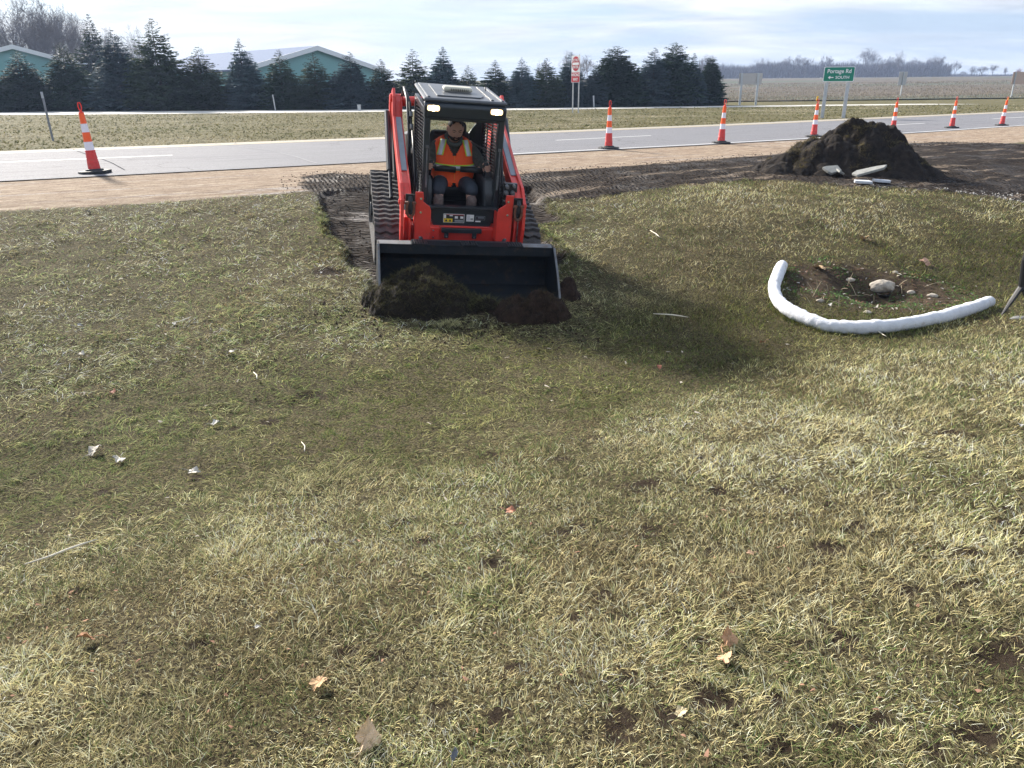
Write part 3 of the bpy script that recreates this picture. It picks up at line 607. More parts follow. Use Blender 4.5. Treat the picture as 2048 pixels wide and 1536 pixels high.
for px, tp, lb, w, mt in [(1909, 119, 'slim leafless tree just off the right end of the distant wood', .8, TW), (1943, 131, 'small low bare tree second past the right end of the distant wood', 1.3, TW), (1963, 131, 'round-crowned small bare tree with dark base far across the field', 1.5, TW), (1985, 127, 'faint upright bare tree among the scattered ones at the far field edge', 1.0, TW), (2010, 133, 'thin bare tree left of the reddish one at the field edge', .8, TW), (2035, 136, 'reddish leafless tree at the far right of the field edge', 1.6, TW2), (1925, 141, 'tiny bare bush-like tree between the slim tree and the low tree far away', 1.3, TW)]:
    bare(px, tp, 410, lb, 'scattered small trees at the far right', w, mt=mt)
# undergrowth of the distant wood
P0 = []; n = 26000
px = rng.uniform(1400, 1900, n); dist = rng.uniform(395, 470, n); xx = (px-1024)/F*dist*math.cos(PITCH); z0 = base_z(xx, dist); top = np.interp(px, tx, ty); hg = (174-top)/F*dist*.40
zz_ = z0+hg*rng.random(n)**1.1*(.55+.5*noise(xx, dist*0, 9, 5)); P0 = np.stack([xx, dist, zz_], 1); P1 = P0+np.stack([rng.normal(0, 1.0, n), rng.normal(0, 1, n), rng.uniform(1.2, 3.4, n)], 1)
sd_ = np.stack([rng.uniform(.04, .11, n), rng.normal(0, .05, n), np.zeros(n)], 1); V = np.stack([P0-sd_, P0+sd_, P1], 1).reshape(-1, 3)
tag(link('distant_undergrowth', npmesh('distant_undergrowth', V, [np.arange(3*n).reshape(n, 3)]), TW), 'hazy grey brush filling the foot of the wood beyond the field', 'undergrowth', kind='stuff')
n = 9000; px = rng.uniform(1890, 2250, n); dist = rng.uniform(470, 520, n); xx = (px-1024)/F*dist*math.cos(PITCH); z0 = base_z(xx, dist); P0 = np.stack([xx, dist, z0+rng.uniform(0, 3.0, n)*noise(xx, 0*xx, 14, 4)], 1)
P1 = P0+np.stack([rng.normal(0, .8, n), rng.normal(0, 1, n), rng.uniform(.6, 1.8, n)], 1); sd_ = np.stack([rng.uniform(.05, .12, n), np.zeros(n), np.zeros(n)], 1)
tag(link('distant_hedge', npmesh('distant_hedge', np.stack([P0-sd_, P0+sd_, P1], 1).reshape(-1, 3), [np.arange(3*n).reshape(n, 3)]), TW), 'faint low hedge on the skyline at the far right', 'undergrowth', kind='stuff')

# ------------------------------------------------------------ barns
def ribbed(name, col, sc=3.2):
    b = NT(name); w = b.wave(sc, 0, 0, b.vec((1, 1, .0001)), 1); return b.base(b.mix(b.rng(w, .0, .12, .75, 1), (col[0]*.6, col[1]*.6, col[2]*.6), col), .45, .5)
TEAL = ribbed('teal_sheet_metal', (.19, .40, .385)); ROOFM = mat('pale_roof_metal', (.17, .21, .30), .9, noise_amt=.08, spec=.05); TRIM = mat('white_trim', (.78, .8, .8), .5); DOOR = mat('white_door_panel', (.66, .7, .72), .5)
def barn(cx, cy, ang, half, zap, zev, length, label, doors=True):
    """gable end centred at (cx, cy), gable line along ang, ridge running back"""
    o = empty('barn', (cx, cy, 0), ang, label, 'barn')
    b = MB(); b.prism([(-half, -.3), (half, -.3), (half, zev), (0, zap), (-half, zev)], 0, length, 'y'); b.build('wall', TEAL, o)
    sl_ = (zap-zev)/half; r_ = MB()
    for s in (-1, 1): r_.prism([(0, zap+.02), (s*(half+.45), zev-.45*sl_+.02), (s*(half+.45), zev-.45*sl_+.18), (0, zap+.18)], -.35, length+.35, 'y')
    rf = r_.build('roof', ROOFM, o)
    t = MB()
    for s in (-1, 1): t.prism([(0, zap-.22), (s*(half+.45), zev-.45*sl_-.22), (s*(half+.45), zev-.45*sl_+.20), (0, zap+.20)], -.45, -.37, 'y')
    t.build('gable_trim', TRIM, rf)
    if doors:
        d = MB(); d.box((0, -.06, 1.6), (half*.9, .1, 3.3)); dd_ = d.build('sliding_door', DOOR, o); MB().box((0, -.14, 1.6), (.12, .06, 3.3)).build('door_seam', TRIM, dd_)
    return o
barn(-51.0, 86, R(33), 11.0, 5.55, 2.5, 22, 'teal metal barn with a pale roof edge behind the leftmost spruces', False)
barn(-50.5, 97, R(30), 5.5, 4.25, 3.4, 12, 'low barn with a white roof glimpsed left of the tall bluish spruce')
barn(-18.6, 80, math.atan2(.7, .714), 7.9, 5.0, 2.95, 26, 'large teal barn with a long pale blue roof behind the middle of the spruce row', False)
# ------------------------------------------------------------ signs, posts
GALV = mat('galvanised_steel', (.45, .47, .48), .45, .6, noise_amt=.15); RED = mat('sign_red', (.50, .018, .03), .45); WHT = mat('sign_white', (.82, .82, .82), .45); SGN = mat('sign_green', (.0, .20, .125), .45)
ALU = mat('sign_back_aluminium', (.46, .44, .42), .55, .2, noise_amt=.1); DPOST = mat('weathered_post', (.22, .23, .25), .6, noise_amt=.2)
def textmesh(s, size, name):
    c_ = bpy.data.curves.new(name, 'FONT'); c_.body = s; c_.size = size; c_.align_x = 'CENTER'; c_.align_y = 'CENTER'; c_.extrude = .002; c_.offset = size*.012
    o = bpy.data.objects.new(name, c_); COL.objects.link(o); dg = bpy.context.evaluated_depsgraph_get(); me = bpy.data.meshes.new_from_object(o.evaluated_get(dg)); bpy.data.objects.remove(o); me.name = name
    return me
def lettering(s, size, x, z, mt, par, sx=1.0, y=-.030, name='lettering'):
    o = link(name, textmesh(s, size, name), mt, par); o.rotation_euler = (R(90), 0, 0); o.location = (x, y, z); o.scale = (sx, 1, 1); return o
def rrect(w, h, r, n=4):
    out = []
    for cx_, cz_, a0 in ((w/2-r, h/2-r, 0), (-w/2+r, h/2-r, 90), (-w/2+r, -h/2+r, 180), (w/2-r, -h/2+r, 270)):
        out += [(cx_+r*math.cos(R(a0+90*i/n)), cz_+r*math.sin(R(a0+90*i/n))) for i in range(n+1)]
    return out
def plate(w, h, z, mt, par, name, r=.03, y0=-.02, y1=-.012): return MB().prism([(a, b+z) for a, b in rrect(w, h, r)], y0, y1, 'y').build(name, mt, par)
# DO NOT ENTER / WRONG WAY
p = at(1150, 226); k = p[1]*math.cos(PITCH)/F
o = empty('road_sign', (p[0], p[1], 0), R(-57), 'red and white DO NOT ENTER sign above WRONG WAY sign on two thin steel posts', 'sign')
for s in (-1, 1): MB().box((s*.27, .03, 1.55), (.06, .05, 3.1)).build('post', GALV, o)
q = plate(.78, .86, 2.62, WHT, o, 'upper_panel')
MB().prism([(.35*math.cos(a_), 2.62+.385*math.sin(a_)) for a_ in np.linspace(0, 6.283, 36, endpoint=False)], -.026, -.021, 'y').build('red_disc', RED, q)
MB().box((0, -.030, 2.62), (.58, .006, .13)).build('white_bar', WHT, q)
lettering('DO NOT', .20, 0, 2.80, WHT, q, .85); lettering('ENTER', .20, 0, 2.44, WHT, q, .88)
q = plate(.78, .54, 1.91, WHT, o, 'lower_panel'); plate(.74, .50, 1.91, RED, q, 'red_field', .02, -.025, -.021)
lettering('WRONG', .22, 0, 2.03, WHT, q, .85); lettering('WAY', .22, 0, 1.79, WHT, q, .85)
# green street sign
p = at(1666, 236.5)
o = empty('street_sign', (p[0], p[1], 0), R(-12), 'green Portage Rd sign with arrow to SOUTH on two stout grey posts', 'sign')
zt = 2.15
for s in (-1, 1):
    b = MB(); b.box((s*.46, .10, zt/2), (.15, .012, zt)); b.box((s*.46, .16, zt/2), (.15, .012, zt)); b.box((s*.46, .13, zt/2), (.012, .055, zt)); b.build('post', GALV, o)
q = plate(1.30, .62, 1.87, WHT, o, 'panel', .05, -.01, .0); q2 = plate(1.26, .58, 1.87, SGN, q, 'green_field', .04, -.015, -.0105)
lettering('Portage Rd', .24, 0.0, 1.99, WHT, q, .95, -.018); lettering('SOUTH', .17, .16, 1.73, WHT, q, 1.05, -.018)
MB().prism([(-.46, 1.735), (-.36, 1.81), (-.36, 1.755), (-.22, 1.755), (-.22, 1.715), (-.36, 1.715), (-.36, 1.66)], -.020, -.016, 'y').build('arrow', WHT, q)
def backsign(px, base, w, h, zc_, posts, rz, label, mt=ALU, pw=.10):
    p = at(px, base); o = empty('road_sign', (p[0], p[1], 0), rz, label, 'sign')
    for s in posts: MB().box((s, -.06, (zc_+h/2)/2), (pw, .08, zc_+h/2)).build('post', GALV, o)
    MB().prism([(a, b+zc_) for a, b in rrect(w, h, .04)], 0, .012, 'y').build('panel', mt, o, bevel=0); return o
backsign(1496, 210, 1.75, .80, 1.90, (-.66, .56), R(-8), 'pale wide sign back on two posts by the field, left of the green sign', ALU, .16)
backsign(1799, 197, 1.0, 1.35, 2.05, (0,), R(10), 'small tall grey sign back on one post behind the fourth cone from the right')
backsign(2042, 199, 2.6, 1.1, 1.95, (-1.05, .9), R(0), 'tan back of a wide sign cut by the right edge of the picture', mat('tan_sign_back', (.52, .38, .30), .7))
def post(px, base, top, wpx, lean, label, mt, nm='marker_post'):
    p = at(px, base); ry = pray(px, top); hgt = H+ry[2]/ry[1]*p[1]; w = wpx*p[1]*.95/F
    o = empty(nm, (p[0], p[1], 0), rng.uniform(-.3, .3), label, 'post'); c_ = MB()
    c_.prism([(-w/2, 0), (-w/2, w*.6), (-w*.3, w*.6), (-w*.2, w*.15), (w*.2, w*.15), (w*.3, w*.6), (w/2, w*.6), (w/2, 0)], -.05, hgt, 'z'); q = c_.build('shaft', mt, o); o.rotation_euler = (0, lean, o.rotation_euler[2])
    MB().box((0, -.006, hgt*.93), (w*1.15, .008, hgt*.12)).build('reflector', GALV, o)
post(106, 282, 183, 3.6, R(-1.5), 'thin grey delineator post on the verge behind the leftmost cone', DPOST)
post(551, 222, 189, 2.2, R(-4), 'thin leaning white-topped post before the blue spruce left of the loader', GALV)
post(1188, 215, 191, 2.6, R(-4), 'short leaning pale stake right of the red sign', GALV)
p = at(719, 222); o = empty('utility_pedestal', (p[0], p[1], 0), 0, 'squat grey utility box post beside the far road, left of the loader', 'utility box')
MB().box((0, 0, .17), (.20, .18, .36)).build('body', GALV, o, bevel=.01); MB().box((0, 0, .37), (.23, .21, .05)).build('cap', GALV, o, bevel=.012)

# ------------------------------------------------------------ channelizer cones
CO = mat('orange_plastic', (.80, .045, .025), .5, dirt=.12, dirtcol=(.35, .16, .10), noise_amt=.06); COB = mat('faded_red_plastic', (.66, .05, .045), .55, dirt=.35, dirtcol=(.38, .20, .15), noise_amt=.12, noise_scale=14)
CR = mat('orange_sheeting', (.95, .12, .015), .35, noise_amt=.04); CWH = mat('white_sheeting', (.80, .78, .85), .35, noise_amt=.05, dirt=.1, dirtcol=(.5, .45, .42)); RUB = mat('black_rubber', (.022, .024, .026), .75, noise_amt=.3, dirt=.25, dirtcol=(.12, .10, .085)); CY = mat('yellow_plastic', (.85, .50, .02), .5)
def make_cone():
    o = empty('traffic_cone'); b = MB(); w = .265; c = .13
    b.prism([(-w, -c), (-c, -w), (c, -w), (w, -c), (w, c), (c, w), (-c, w), (-w, c)], 0, .055, 'z'); b.build('rubber_base', RUB, o, bevel=.012)
    MB().lathe([(.17, .052), (.15, .085), (.12, .09)], 20).build('base_collar', RUB, o)
    MB().lathe([(.112, .06), (.104, .20), (.108, .205), (.100, .225), (.099, .25), (.088, .405), (.094, .41), (.094, .425), (.085, .43)], 20).build('lower_body', COB, o, smooth=False)
    z = .43; r = .084
    for i, (h_, mt, nm) in enumerate([(.155, CWH, 'white_band'), (.170, CR, 'orange_band'), (.155, CWH, 'white_band'), (.185, CR, 'orange_band')]):
        r2 = r-.0075; MB().lathe([(r, z), (r2, z+h_-.008), (r2+.003, z+h_-.006), (r2+.003, z+h_), (r2-.004, z+h_)], 20).build(nm, mt, o, smooth=False); z += h_; r = r2-.002
    MB().lathe([(r+.004, z), (r, z+.012), (.03, z+.028)], 20).build('top_cap', CO, o)
    n = MB(); zc0 = z+.12; n.tube([(.030*math.sin(a_), 0, zc0-.075*math.cos(a_)) for a_ in np.linspace(-2.9, 2.9, 15)], .0105, 6); n.cyl((0, 0, z+.01), (0, 0, z+.055), .020, .016, 8); n.build('handle', CO, o)
    return o
C0 = make_cone(); CHT = 1.095+.22
cl = [(191, 350, 203, 'striped orange and white channelizer cone standing alone left of the loader', R(-2.5)), (1217, 300, 200, 'striped channelizer cone nearest the loader on its right', 0), (1442, 289, 198, 'striped channelizer cone between the one nearest the loader and the soil pile', R(1)),
      (1627, 276, 197, 'striped channelizer cone with a yellow tab, partly hidden behind the left of the soil pile', R(0)), (1785, 265, 195, 'striped channelizer cone rising behind the right shoulder of the soil pile', R(0)), (1903, 258, 193, 'striped channelizer cone second from the right edge of the picture', R(0)), (2003, 253, 193, 'farthest striped channelizer cone, at the right edge, with a yellow tab', R(1))]
for i, (px, b_, t_, lb, ln) in enumerate(cl):
    o = C0 if i == 0 else C0.copy(); p = at(px, b_-1); p = at(px, b_-4*12/p[1]); ry = pray(px, t_); hgt = H+ry[2]/ry[1]*p[1]
    if i:
        COL.objects.link(o)
        for ch in list(C0.children):
            c_ = ch.copy(); COL.objects.link(c_); c_.parent = o
    o.location = (p[0], p[1], gz(p[0], p[1])+.004); s_ = hgt/1.30; o.scale = (s_, s_, s_); o.rotation_euler = (0, ln, rng.uniform(-.3, .3)); tag(o, lb, 'traffic cone', 'channelizer cones along the road edge')
    if i in (3, 6):
        MB().box((.05 if i == 6 else -.035, .02, 1.20 if i == 6 else 1.30), (.05, .014, .15), (0, R(8), 0)).build('yellow_tab', CY, o)

# ------------------------------------------------------------ soil pile and slabs
def soilmat(name, a_=(.010, .0075, .0065), b_=(.036, .027, .021), sc=7):
    g = NT(name); c = g.mix(g.rng(g.noise(sc, 7, .7), .36, .64), a_, b_); c = g.mix(g.rng(g.noise(sc*6, 5, .8), .58, .72), c, (.12, .095, .06)); g.bump(g.noise(sc*9, 6, .75), 1.0, .03); return g.base(c, .95, .2)
SOIL = soilmat('dark_topsoil'); SOIL2 = soilmat('wet_brown_soil', (.018, .011, .008), (.062, .037, .027), 12)
def clods(x, y, s, seed):
    """rounded lumps: height of the nearest of a jittered grid of domes"""
    out = np.zeros_like(x); gi = np.floor(x/s).astype(int); gj = np.floor(y/s).astype(int); G = lattice((64, 64, 3), seed)
    for i in (-1, 0, 1):
        for j in (-1, 0, 1):
            r_ = G[(gi+i) % 64, (gj+j) % 64]; cx_ = (gi+i+r_[..., 0])*s; cy_ = (gj+j+r_[..., 1])*s; rad = s*(.35+.55*r_[..., 2])
            out = np.maximum(out, np.sqrt(np.maximum(0, rad*rad-(x-cx_)**2-(y-cy_)**2)))
    return out
P3 = hit(1708, 340); pcx, pcy = P3[0], P3[1]
u, v = np.meshgrid(np.arange(-2.1, 2.1, .018), np.arange(-1.55, 1.5, .018)); uf, vf = u.ravel(), v.ravel()
x, y = pcx+uf, pcy+vf; ang = np.arctan2(vf, uf)
rr = np.hypot(uf/np.where(uf < 0, 1.78, 1.55), vf/1.22)*(1+.08*np.sin(ang*3+1)+.12*(fbm(x, y, .7, 5, 3)-.5))
prf = np.interp(rr, [0, .1, .3, .55, .8, .93, 1.02, 1.2], [1.0, .97, .83, .53, .22, .09, -.02, -.25])
sh = .13*np.exp(-(((uf-.5)/.35)**2+(vf/.5)**2)); PH = .76
zt_ = prf*PH+sh+.30*(fbm(x, y, .5, 17, 4)-.5)*np.clip(1-rr, 0, 1)**.5+np.clip(1.05-rr, 0, 1)**.4*(.75*clods(x, y, .34, 2)+.65*clods(x+3, y, .15, 3)+.5*clods(x, y+7, .06, 4)-.14)
zt_ = zt_-.0
ii = np.arange(u.size).reshape(u.shape); kf = (rr < 1.14).reshape(u.shape); q4 = np.stack([ii[:-1, :-1], ii[:-1, 1:], ii[1:, 1:], ii[1:, :-1]], -1)
q4 = q4[kf[:-1, :-1] & kf[1:, 1:]]; zb = ground_z(x, y)
# keep only used vertices
used = np.unique(q4); mp = -np.ones(u.size, int); mp[used] = np.arange(len(used)); pz_ = zb+zt_
me = npmesh('soil_pile', np.stack([x[used], y[used], pz_[used]], 1), [mp[q4]], smooth=True)
pile = link('soil_pile', me, SOIL); tag(pile, 'waist-high heap of dark topsoil and torn sods beside the road', 'soil pile')
kk = rng.choice(np.nonzero((rr < .9) & (noise(x, y, .28, 101)+.30*(1-rr) > .72))[0], 6500)
Vs, Qs, Ts, Cs = [], [], [], []; off = 0
addblades(x[kk], y[kk], rng.uniform(.04, .11, len(kk)), rng.uniform(.004, .008, len(kk)), 2, .6, col=np.array([.17, .14, .065])*rng.uniform(.35, 1.4, (len(kk), 1)), z=pz_[kk])
link('turf_tufts', npmesh('turf_tufts', np.concatenate(Vs), [np.concatenate(Qs), np.concatenate(Ts)], cols=np.concatenate(Cs)), BL, pile)['kind'] = 'stuff'
CONC = mat('broken_concrete', (.27, .27, .25), .85, noise_amt=.25, noise_scale=12, bump=.5, dirt=.25); WCON = mat('white_painted_concrete', (.60, .62, .65), .7, noise_amt=.08, bump=.4, dirt=.12); DCON = mat('grey_concrete_underside', (.25, .26, .25), .85, noise_amt=.3, bump=.5, dirt=.3)
def slab(px, py, w, d, t, rot, mt, label, dz=0.0, seed=0, dy=0):
    g_ = random.Random(seed); p = hit(px, py, gz); n = 7; top = []
    for i in range(n):
        a_ = 2*math.pi*i/n; rx = w/2*(abs(math.cos(a_))**.5)*math.copysign(1, math.cos(a_)); ry_ = d/2*(abs(math.sin(a_))**.5)*math.copysign(1, math.sin(a_)); top.append((rx*g_.uniform(.7, 1.12), ry_*g_.uniform(.6, 1.2)))
    o = MB().prism(top, -t/2, t/2, 'z').build('concrete_slab', mt, None, bevel=.008); o.location = (p[0], p[1]+dy, gz(p[0], p[1]+dy)+dz); o.rotation_euler = rot; tag(o, label, 'slab', 'broken slabs dumped before the soil pile'); return o
slab(1668, 355, .34, .26, .045, (R(28), R(-6), R(10)), CONC, 'cracked grey slab half sunk in the foot of the pile, leftmost of the dumped slabs', .12, 1, .10)
slab(1684, 357, .16, .16, .035, (R(22), R(22), R(30)), CONC, 'small grey slab fragment leaning right of the leftmost slab', .10, 5, .10)
slab(1738, 362, .62, .24, .042, (R(8), R(-13), R(12)), CONC, 'long pale slab lying tilted on top of the white blocks', .155, 2, .05)
slab(1724, 369, .36, .16, .045, (R(4), R(3), R(-4)), WCON, 'bright white broken block under the left end of the long slab', .045, 3)
slab(1766, 367, .34, .16, .042, (R(3), R(5), R(6)), WCON, 'bright white broken block under the right end of the long slab', .04, 4)

# ------------------------------------------------------------ white filter sock and the drain stone
SOCK = NT('white_fabric_sock'); SOCK.bump(SOCK.noise(30, 5, .7, SOCK.vec((1, 1, 1))), .5, .02); SM = SOCK.base(SOCK.mix(SOCK.rng(SOCK.noise(5, 7, .75), .56, .72), SOCK.mix(SOCK.rng(SOCK.noise(10, 5, .7), .3, .6), (.56, .57, .60), (.68, .69, .72)), (.42, .38, .33)), .85, .2)
pts = [(1566, 524), (1556, 545), (1549, 568), (1553, 590), (1572, 612), (1602, 628), (1636, 640), (1670, 646), (1720, 649), (1770, 648), (1820, 642), (1870, 633), (1915, 621), (1950, 610), (1984, 598)]
ctr = [Vector(hit(a, b, lambda x, y: float(base_z(x, y))+.075)) for a, b in pts]
def catm(P, k=6):
    out = []
    for i in range(len(P)-1):
        a_, b_, c_, d_ = P[max(i-1, 0)], P[i], P[i+1], P[min(i+2, len(P)-1)]
        for j in range(k):
            t = j/k; out.append(.5*((2*b_)+(c_-a_)*t+(2*a_-5*b_+4*c_-d_)*t*t+(3*b_-a_-3*c_+d_)*t**3))
    return out+[P[-1]]
sp = catm(ctr, 10); g_ = random.Random(3); rs = []
for i, s in enumerate(sp):
    e = min(i, len(sp)-1-i); r = .066*(1 if e > 3 else (.55, .82, .94, .99)[e])*(1+.05*math.sin(i*.17)+.02*math.sin(i*1.1+1)+g_.uniform(-.008, .008)); rs.append(r); s.z = gz(s.x, s.y)+r*.86
n = 22; mb = MB(); mb.tube(sp, rs, n)
sk = mb.build('filter_sock', SM, None, smooth=True); sv = np.array([v_.co[:] for v_ in sk.data.vertices]); sv[:, 2] = np.maximum(sv[:, 2], ground_z(sv[:, 0], sv[:, 1])-.01); sv += (noise(sv[:, 0]*1.3, sv[:, 1]+sv[:, 2]*2, .035, 8)[:, None]-.5)*.008; sk.data.vertices.foreach_set('co', sv.astype(np.float32).ravel())
Vs, Qs, Ts, Cs = [], [], [], []; off = 0
kk = rng.integers(0, len(sp), 5200); xs_ = np.array([sp[i].x for i in kk]); ys_ = np.array([sp[i].y for i in kk]); sgn = rng.choice([-1, 1], len(kk)); an_ = rng.uniform(0, 6.28, len(kk)); rr2 = .066+rng.uniform(-.012, .05, len(kk))
xs_ = xs_+rr2*np.cos(an_); ys_ = ys_+rr2*np.sin(an_); dmin = np.min(np.hypot(xs_[:, None]-np.array([q_.x for q_ in sp])[None], ys_[:, None]-np.array([q_.y for q_ in sp])[None]), 1); k_ = dmin > .052
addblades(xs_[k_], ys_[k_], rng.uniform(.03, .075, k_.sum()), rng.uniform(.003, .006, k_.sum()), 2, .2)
tag(link('edge_grass', npmesh('edge_grass', np.concatenate(Vs), [np.concatenate(Qs), np.concatenate(Ts)], cols=np.concatenate(Cs)), BL), 'grass blades crowding against the foot of the white filter sock', 'grass', kind='stuff')
tag(sk, 'long white fabric filter sock curved around the drain hollow on the grass', 'filter sock')
def rock(name, c, r, sc, mt, label, cat, seed, sub=4, amp=.35):
    import bmesh
    bm = bmesh.new(); bmesh.ops.create_icosphere(bm, subdivisions=sub, radius=1); V = np.array([v_.co[:] for v_ in bm.verts]); 
    d_ = 1+amp*(fbm(V[:, 0]*1+V[:, 2]*.7, V[:, 1]+V[:, 2]*.5, .9, seed, 4)-.5)+amp*.6*(fbm(V[:, 0]-V[:, 2], V[:, 1]*1.3, .35, seed+3, 3)-.5)
    V = V*d_[:, None]*r*np.array(sc)
    for v_, p_ in zip(bm.verts, V): v_.co = p_
    me = bpy.data.meshes.new(name); bm.to_mesh(me); bm.free(); me.polygons.foreach_set('use_smooth', [True]*len(me.polygons)); o = link(name, me, mt, None, c); tag(o, label, cat); return o
STONE = mat('grey_fieldstone', (.34, .30, .25), .9, noise_amt=.3, noise_scale=14, bump=.7, bump_scale=40, dirt=.2)
p = hit(1764, 580, gz)
st = rock('drain_stone', (p[0]+.01, p[1]+.03, p[2]+.035), .125, (1.15, .85, .58), STONE, 'humped grey stone over the dark drain hole inside the white sock', 'stone', 12, 4, .45)
hl = MB().lathe([(.001, -.05), (.055, -.03), (.075, .004), (.070, .010), (.045, -.02)], 20, (p[0]-.015, p[1]-.085, gz(p[0], p[1]-.085)+.015)).build('drain_hole', mat('dark_hole', (.006, .005, .005), 1.0), None); tag(hl, 'dark mouth of the drain just below the humped grey stone', 'hole')
for k, (a_, b_, r_, lb) in enumerate([(1640, 602, .035, 'small grey pebble at the left inside the sock'), (1700, 560, .045, 'small brown-grey stone left of the humped drain stone'), (1822, 585, .04, 'small pale stone right of the humped drain stone'), (1790, 545, .03, 'little dark stone just behind the humped drain stone'), (1735, 625, .035, 'little pale stone touching the inner side of the sock'), (1866, 592, .05, 'clod-like stone at the right rim of the hollow')]):
    rock('small_stone', tuple(hit(a_, b_, gz)), r_, (1.2, .9, .6), STONE, lb, 'stone', 30+k, 3, .6)['group'] = 'small stones in the drain hollow'
# dry stalks by the drain
STK = mat('dry_stalk', (.42, .34, .22), .8); 
g_ = random.Random(9); mb = MB()
for i in range(26):
    a_ = hit(g_.uniform(1620, 1850), g_.uniform(565, 632), gz); ln = g_.uniform(.06, .22); az = g_.uniform(0, 6.28); el = g_.uniform(.1, 1.3)
    d_ = Vector((math.cos(az)*math.cos(el), math.sin(az)*math.cos(el), math.sin(el))); a_ = Vector(a_)
    mb.tube([a_, a_+d_*ln*.5+Vector((0, 0, .01)), a_+d_*ln], [.003, .0025, .0015], 4)
tag(mb.build('dry_stalks', STK), 'dry broken stalks sticking up around the drain stone', 'dead plants', kind='stuff')

# ------------------------------------------------------------ leaves and litter
def leaf(px, py, size, col, label, kind='leaf', rot=None, curl=.25, seed=0, lobes=5, lift=.03):
    """a dry lobed leaf as a curled, veined sheet"""
    g_ = random.Random(seed+int(px)); n = 40; out = []
    for i in range(n):
        a_ = 2*math.pi*i/n; r = .74+.26*abs(math.cos(a_*lobes/2+.3*math.sin(a_*2)))**1.3+.05*math.sin(a_*11) if lobes else .8+.1*math.cos(2*a_); r *= 1-.25*(math.cos(a_) < -.8); out.append((r*math.cos(a_)*1.05+g_.uniform(-.04, .04), r*math.sin(a_)*(.8 if lobes else .5)+g_.uniform(-.04, .04)))
    V = [(0, 0, 0)]; Fc = []
    for ring in (.5, 1.0): V += [(a_*ring, b_*ring, curl*((b_*ring)**2*1.4)+.18*math.sin(3*a_*ring+g_.random())*ring+.06*math.sin(9*b_)*ring) for a_, b_ in out]
    Fc = [(0, 1+i, 1+(i+1) % n) for i in range(n)]+[(1+i, 1+n+i, 1+n+(i+1) % n, 1+(i+1) % n) for i in range(n)]
    Vt = [(a_*size/2, b_*size/2, c_*size/2) for a_, b_, c_ in V]; n1 = len(Vt); Vb = [(a_, b_, c_-.0012) for a_, b_, c_ in Vt]
    m = MB().add(Vt, Fc); m.add(Vb, [tuple(reversed(f)) for f in Fc])
    p = hit(px, py, gz); mt = mat('dry_'+kind, col, .7, noise_amt=.3, noise_scale=40)
    o = m.build('fallen_leaf' if kind == 'leaf' else kind, mt, None); st_ = MB().tube([(-size*.3, 0, .004), (-size*.65, .003, .012), (-size*.95, .012, .006)], [.0018, .0014, .0010], 5)
    if kind == 'leaf': st_.build('stalk', mt, o)
    o.location = (p[0], p[1], gz(p[0], p[1])+lift); o.rotation_euler = rot or (R(g_.uniform(-25, 35)), R(g_.uniform(-25, 25)), g_.uniform(0, 6.28)); tag(o, label, 'leaf' if kind == 'leaf' else 'litter'); return o
BRN = (.34, .17, .08); TAN = (.42, .26, .13)
for a_ in [(178, 1287, .075, BRN, 'curled orange-brown leaf in the lower left of the lawn'), (641, 1378, .07, TAN, 'tan folded leaf near the bottom, left of centre'), (735, 1486, .115, (.62, .44, .27), 'largest curled brown leaf standing up at the bottom of the picture', (R(62), R(5), R(80))),
           (1455, 1288, .085, (.45, .25, .13), 'upright orange-brown lobed leaf in the lower right lawn', (R(50), 0, R(60))), (1448, 1328, .07, (.50, .30, .17), 'flat orange-brown leaf just below the upright one at lower right'), (1020, 1031, .055, (.38, .16, .09), 'small reddish leaf beside a dark hole in the lawn centre'),
           (1360, 1440, .045, (.46, .38, .22), 'pale straw-coloured leaf near the bottom right of centre'), (1318, 740, .055, (.34, .12, .07), 'rust-red leaf in the ditch below the loader bucket'), (228, 790, .06, (.30, .11, .06), 'dark rust leaf on the left bank'), (240, 925, .10, (.42, .39, .33), 'crumpled whitish leaf with lobes at the left'),
           (388, 951, .08, (.40, .37, .32), 'smaller whitish crumpled leaf right of the larger one at left'), (190, 909, .12, (.38, .34, .28), 'dull grey-brown leaf beside the crumpled whitish one'), (432, 853, .08, (.42, .40, .36), 'pale leaf on the left bank above the crumpled ones'), (462, 710, .08, (.40, .37, .35), 'pale pinkish-white leaf on the left bank right of centre'),
           (162, 714, .08, (.38, .35, .30), 'pale leaf with bent lobes at far left of the bank'), (1727, 481, .14, (.46, .30, .17), 'brown leaves curled together above the drain hollow'), (1740, 483, .09, (.52, .38, .24), 'light brown leaf just right of the brown cluster above the drain'), (1850, 530, .16, (.44, .26, .18), 'reddish-brown leaf on the right rim of the drain hollow'),
           (1640, 540, .16, (.48, .33, .18), 'long tan leaf left of the drain stone'), (1257, 745, .05, (.44, .30, .2), 'small brown leaf in the ditch right of the bucket'), (1525, 690, .06, (.42, .22, .12), 'small brown leaf on the near bank below the sock'), (1500, 1118, .035, (.45, .28, .18), 'tiny tan leaf in the right part of the lawn')]:
    leaf(a_[0], a_[1], a_[2], a_[3], a_[4], rot=a_[5] if len(a_) > 5 else None)
WL = (.32, .31, .29)
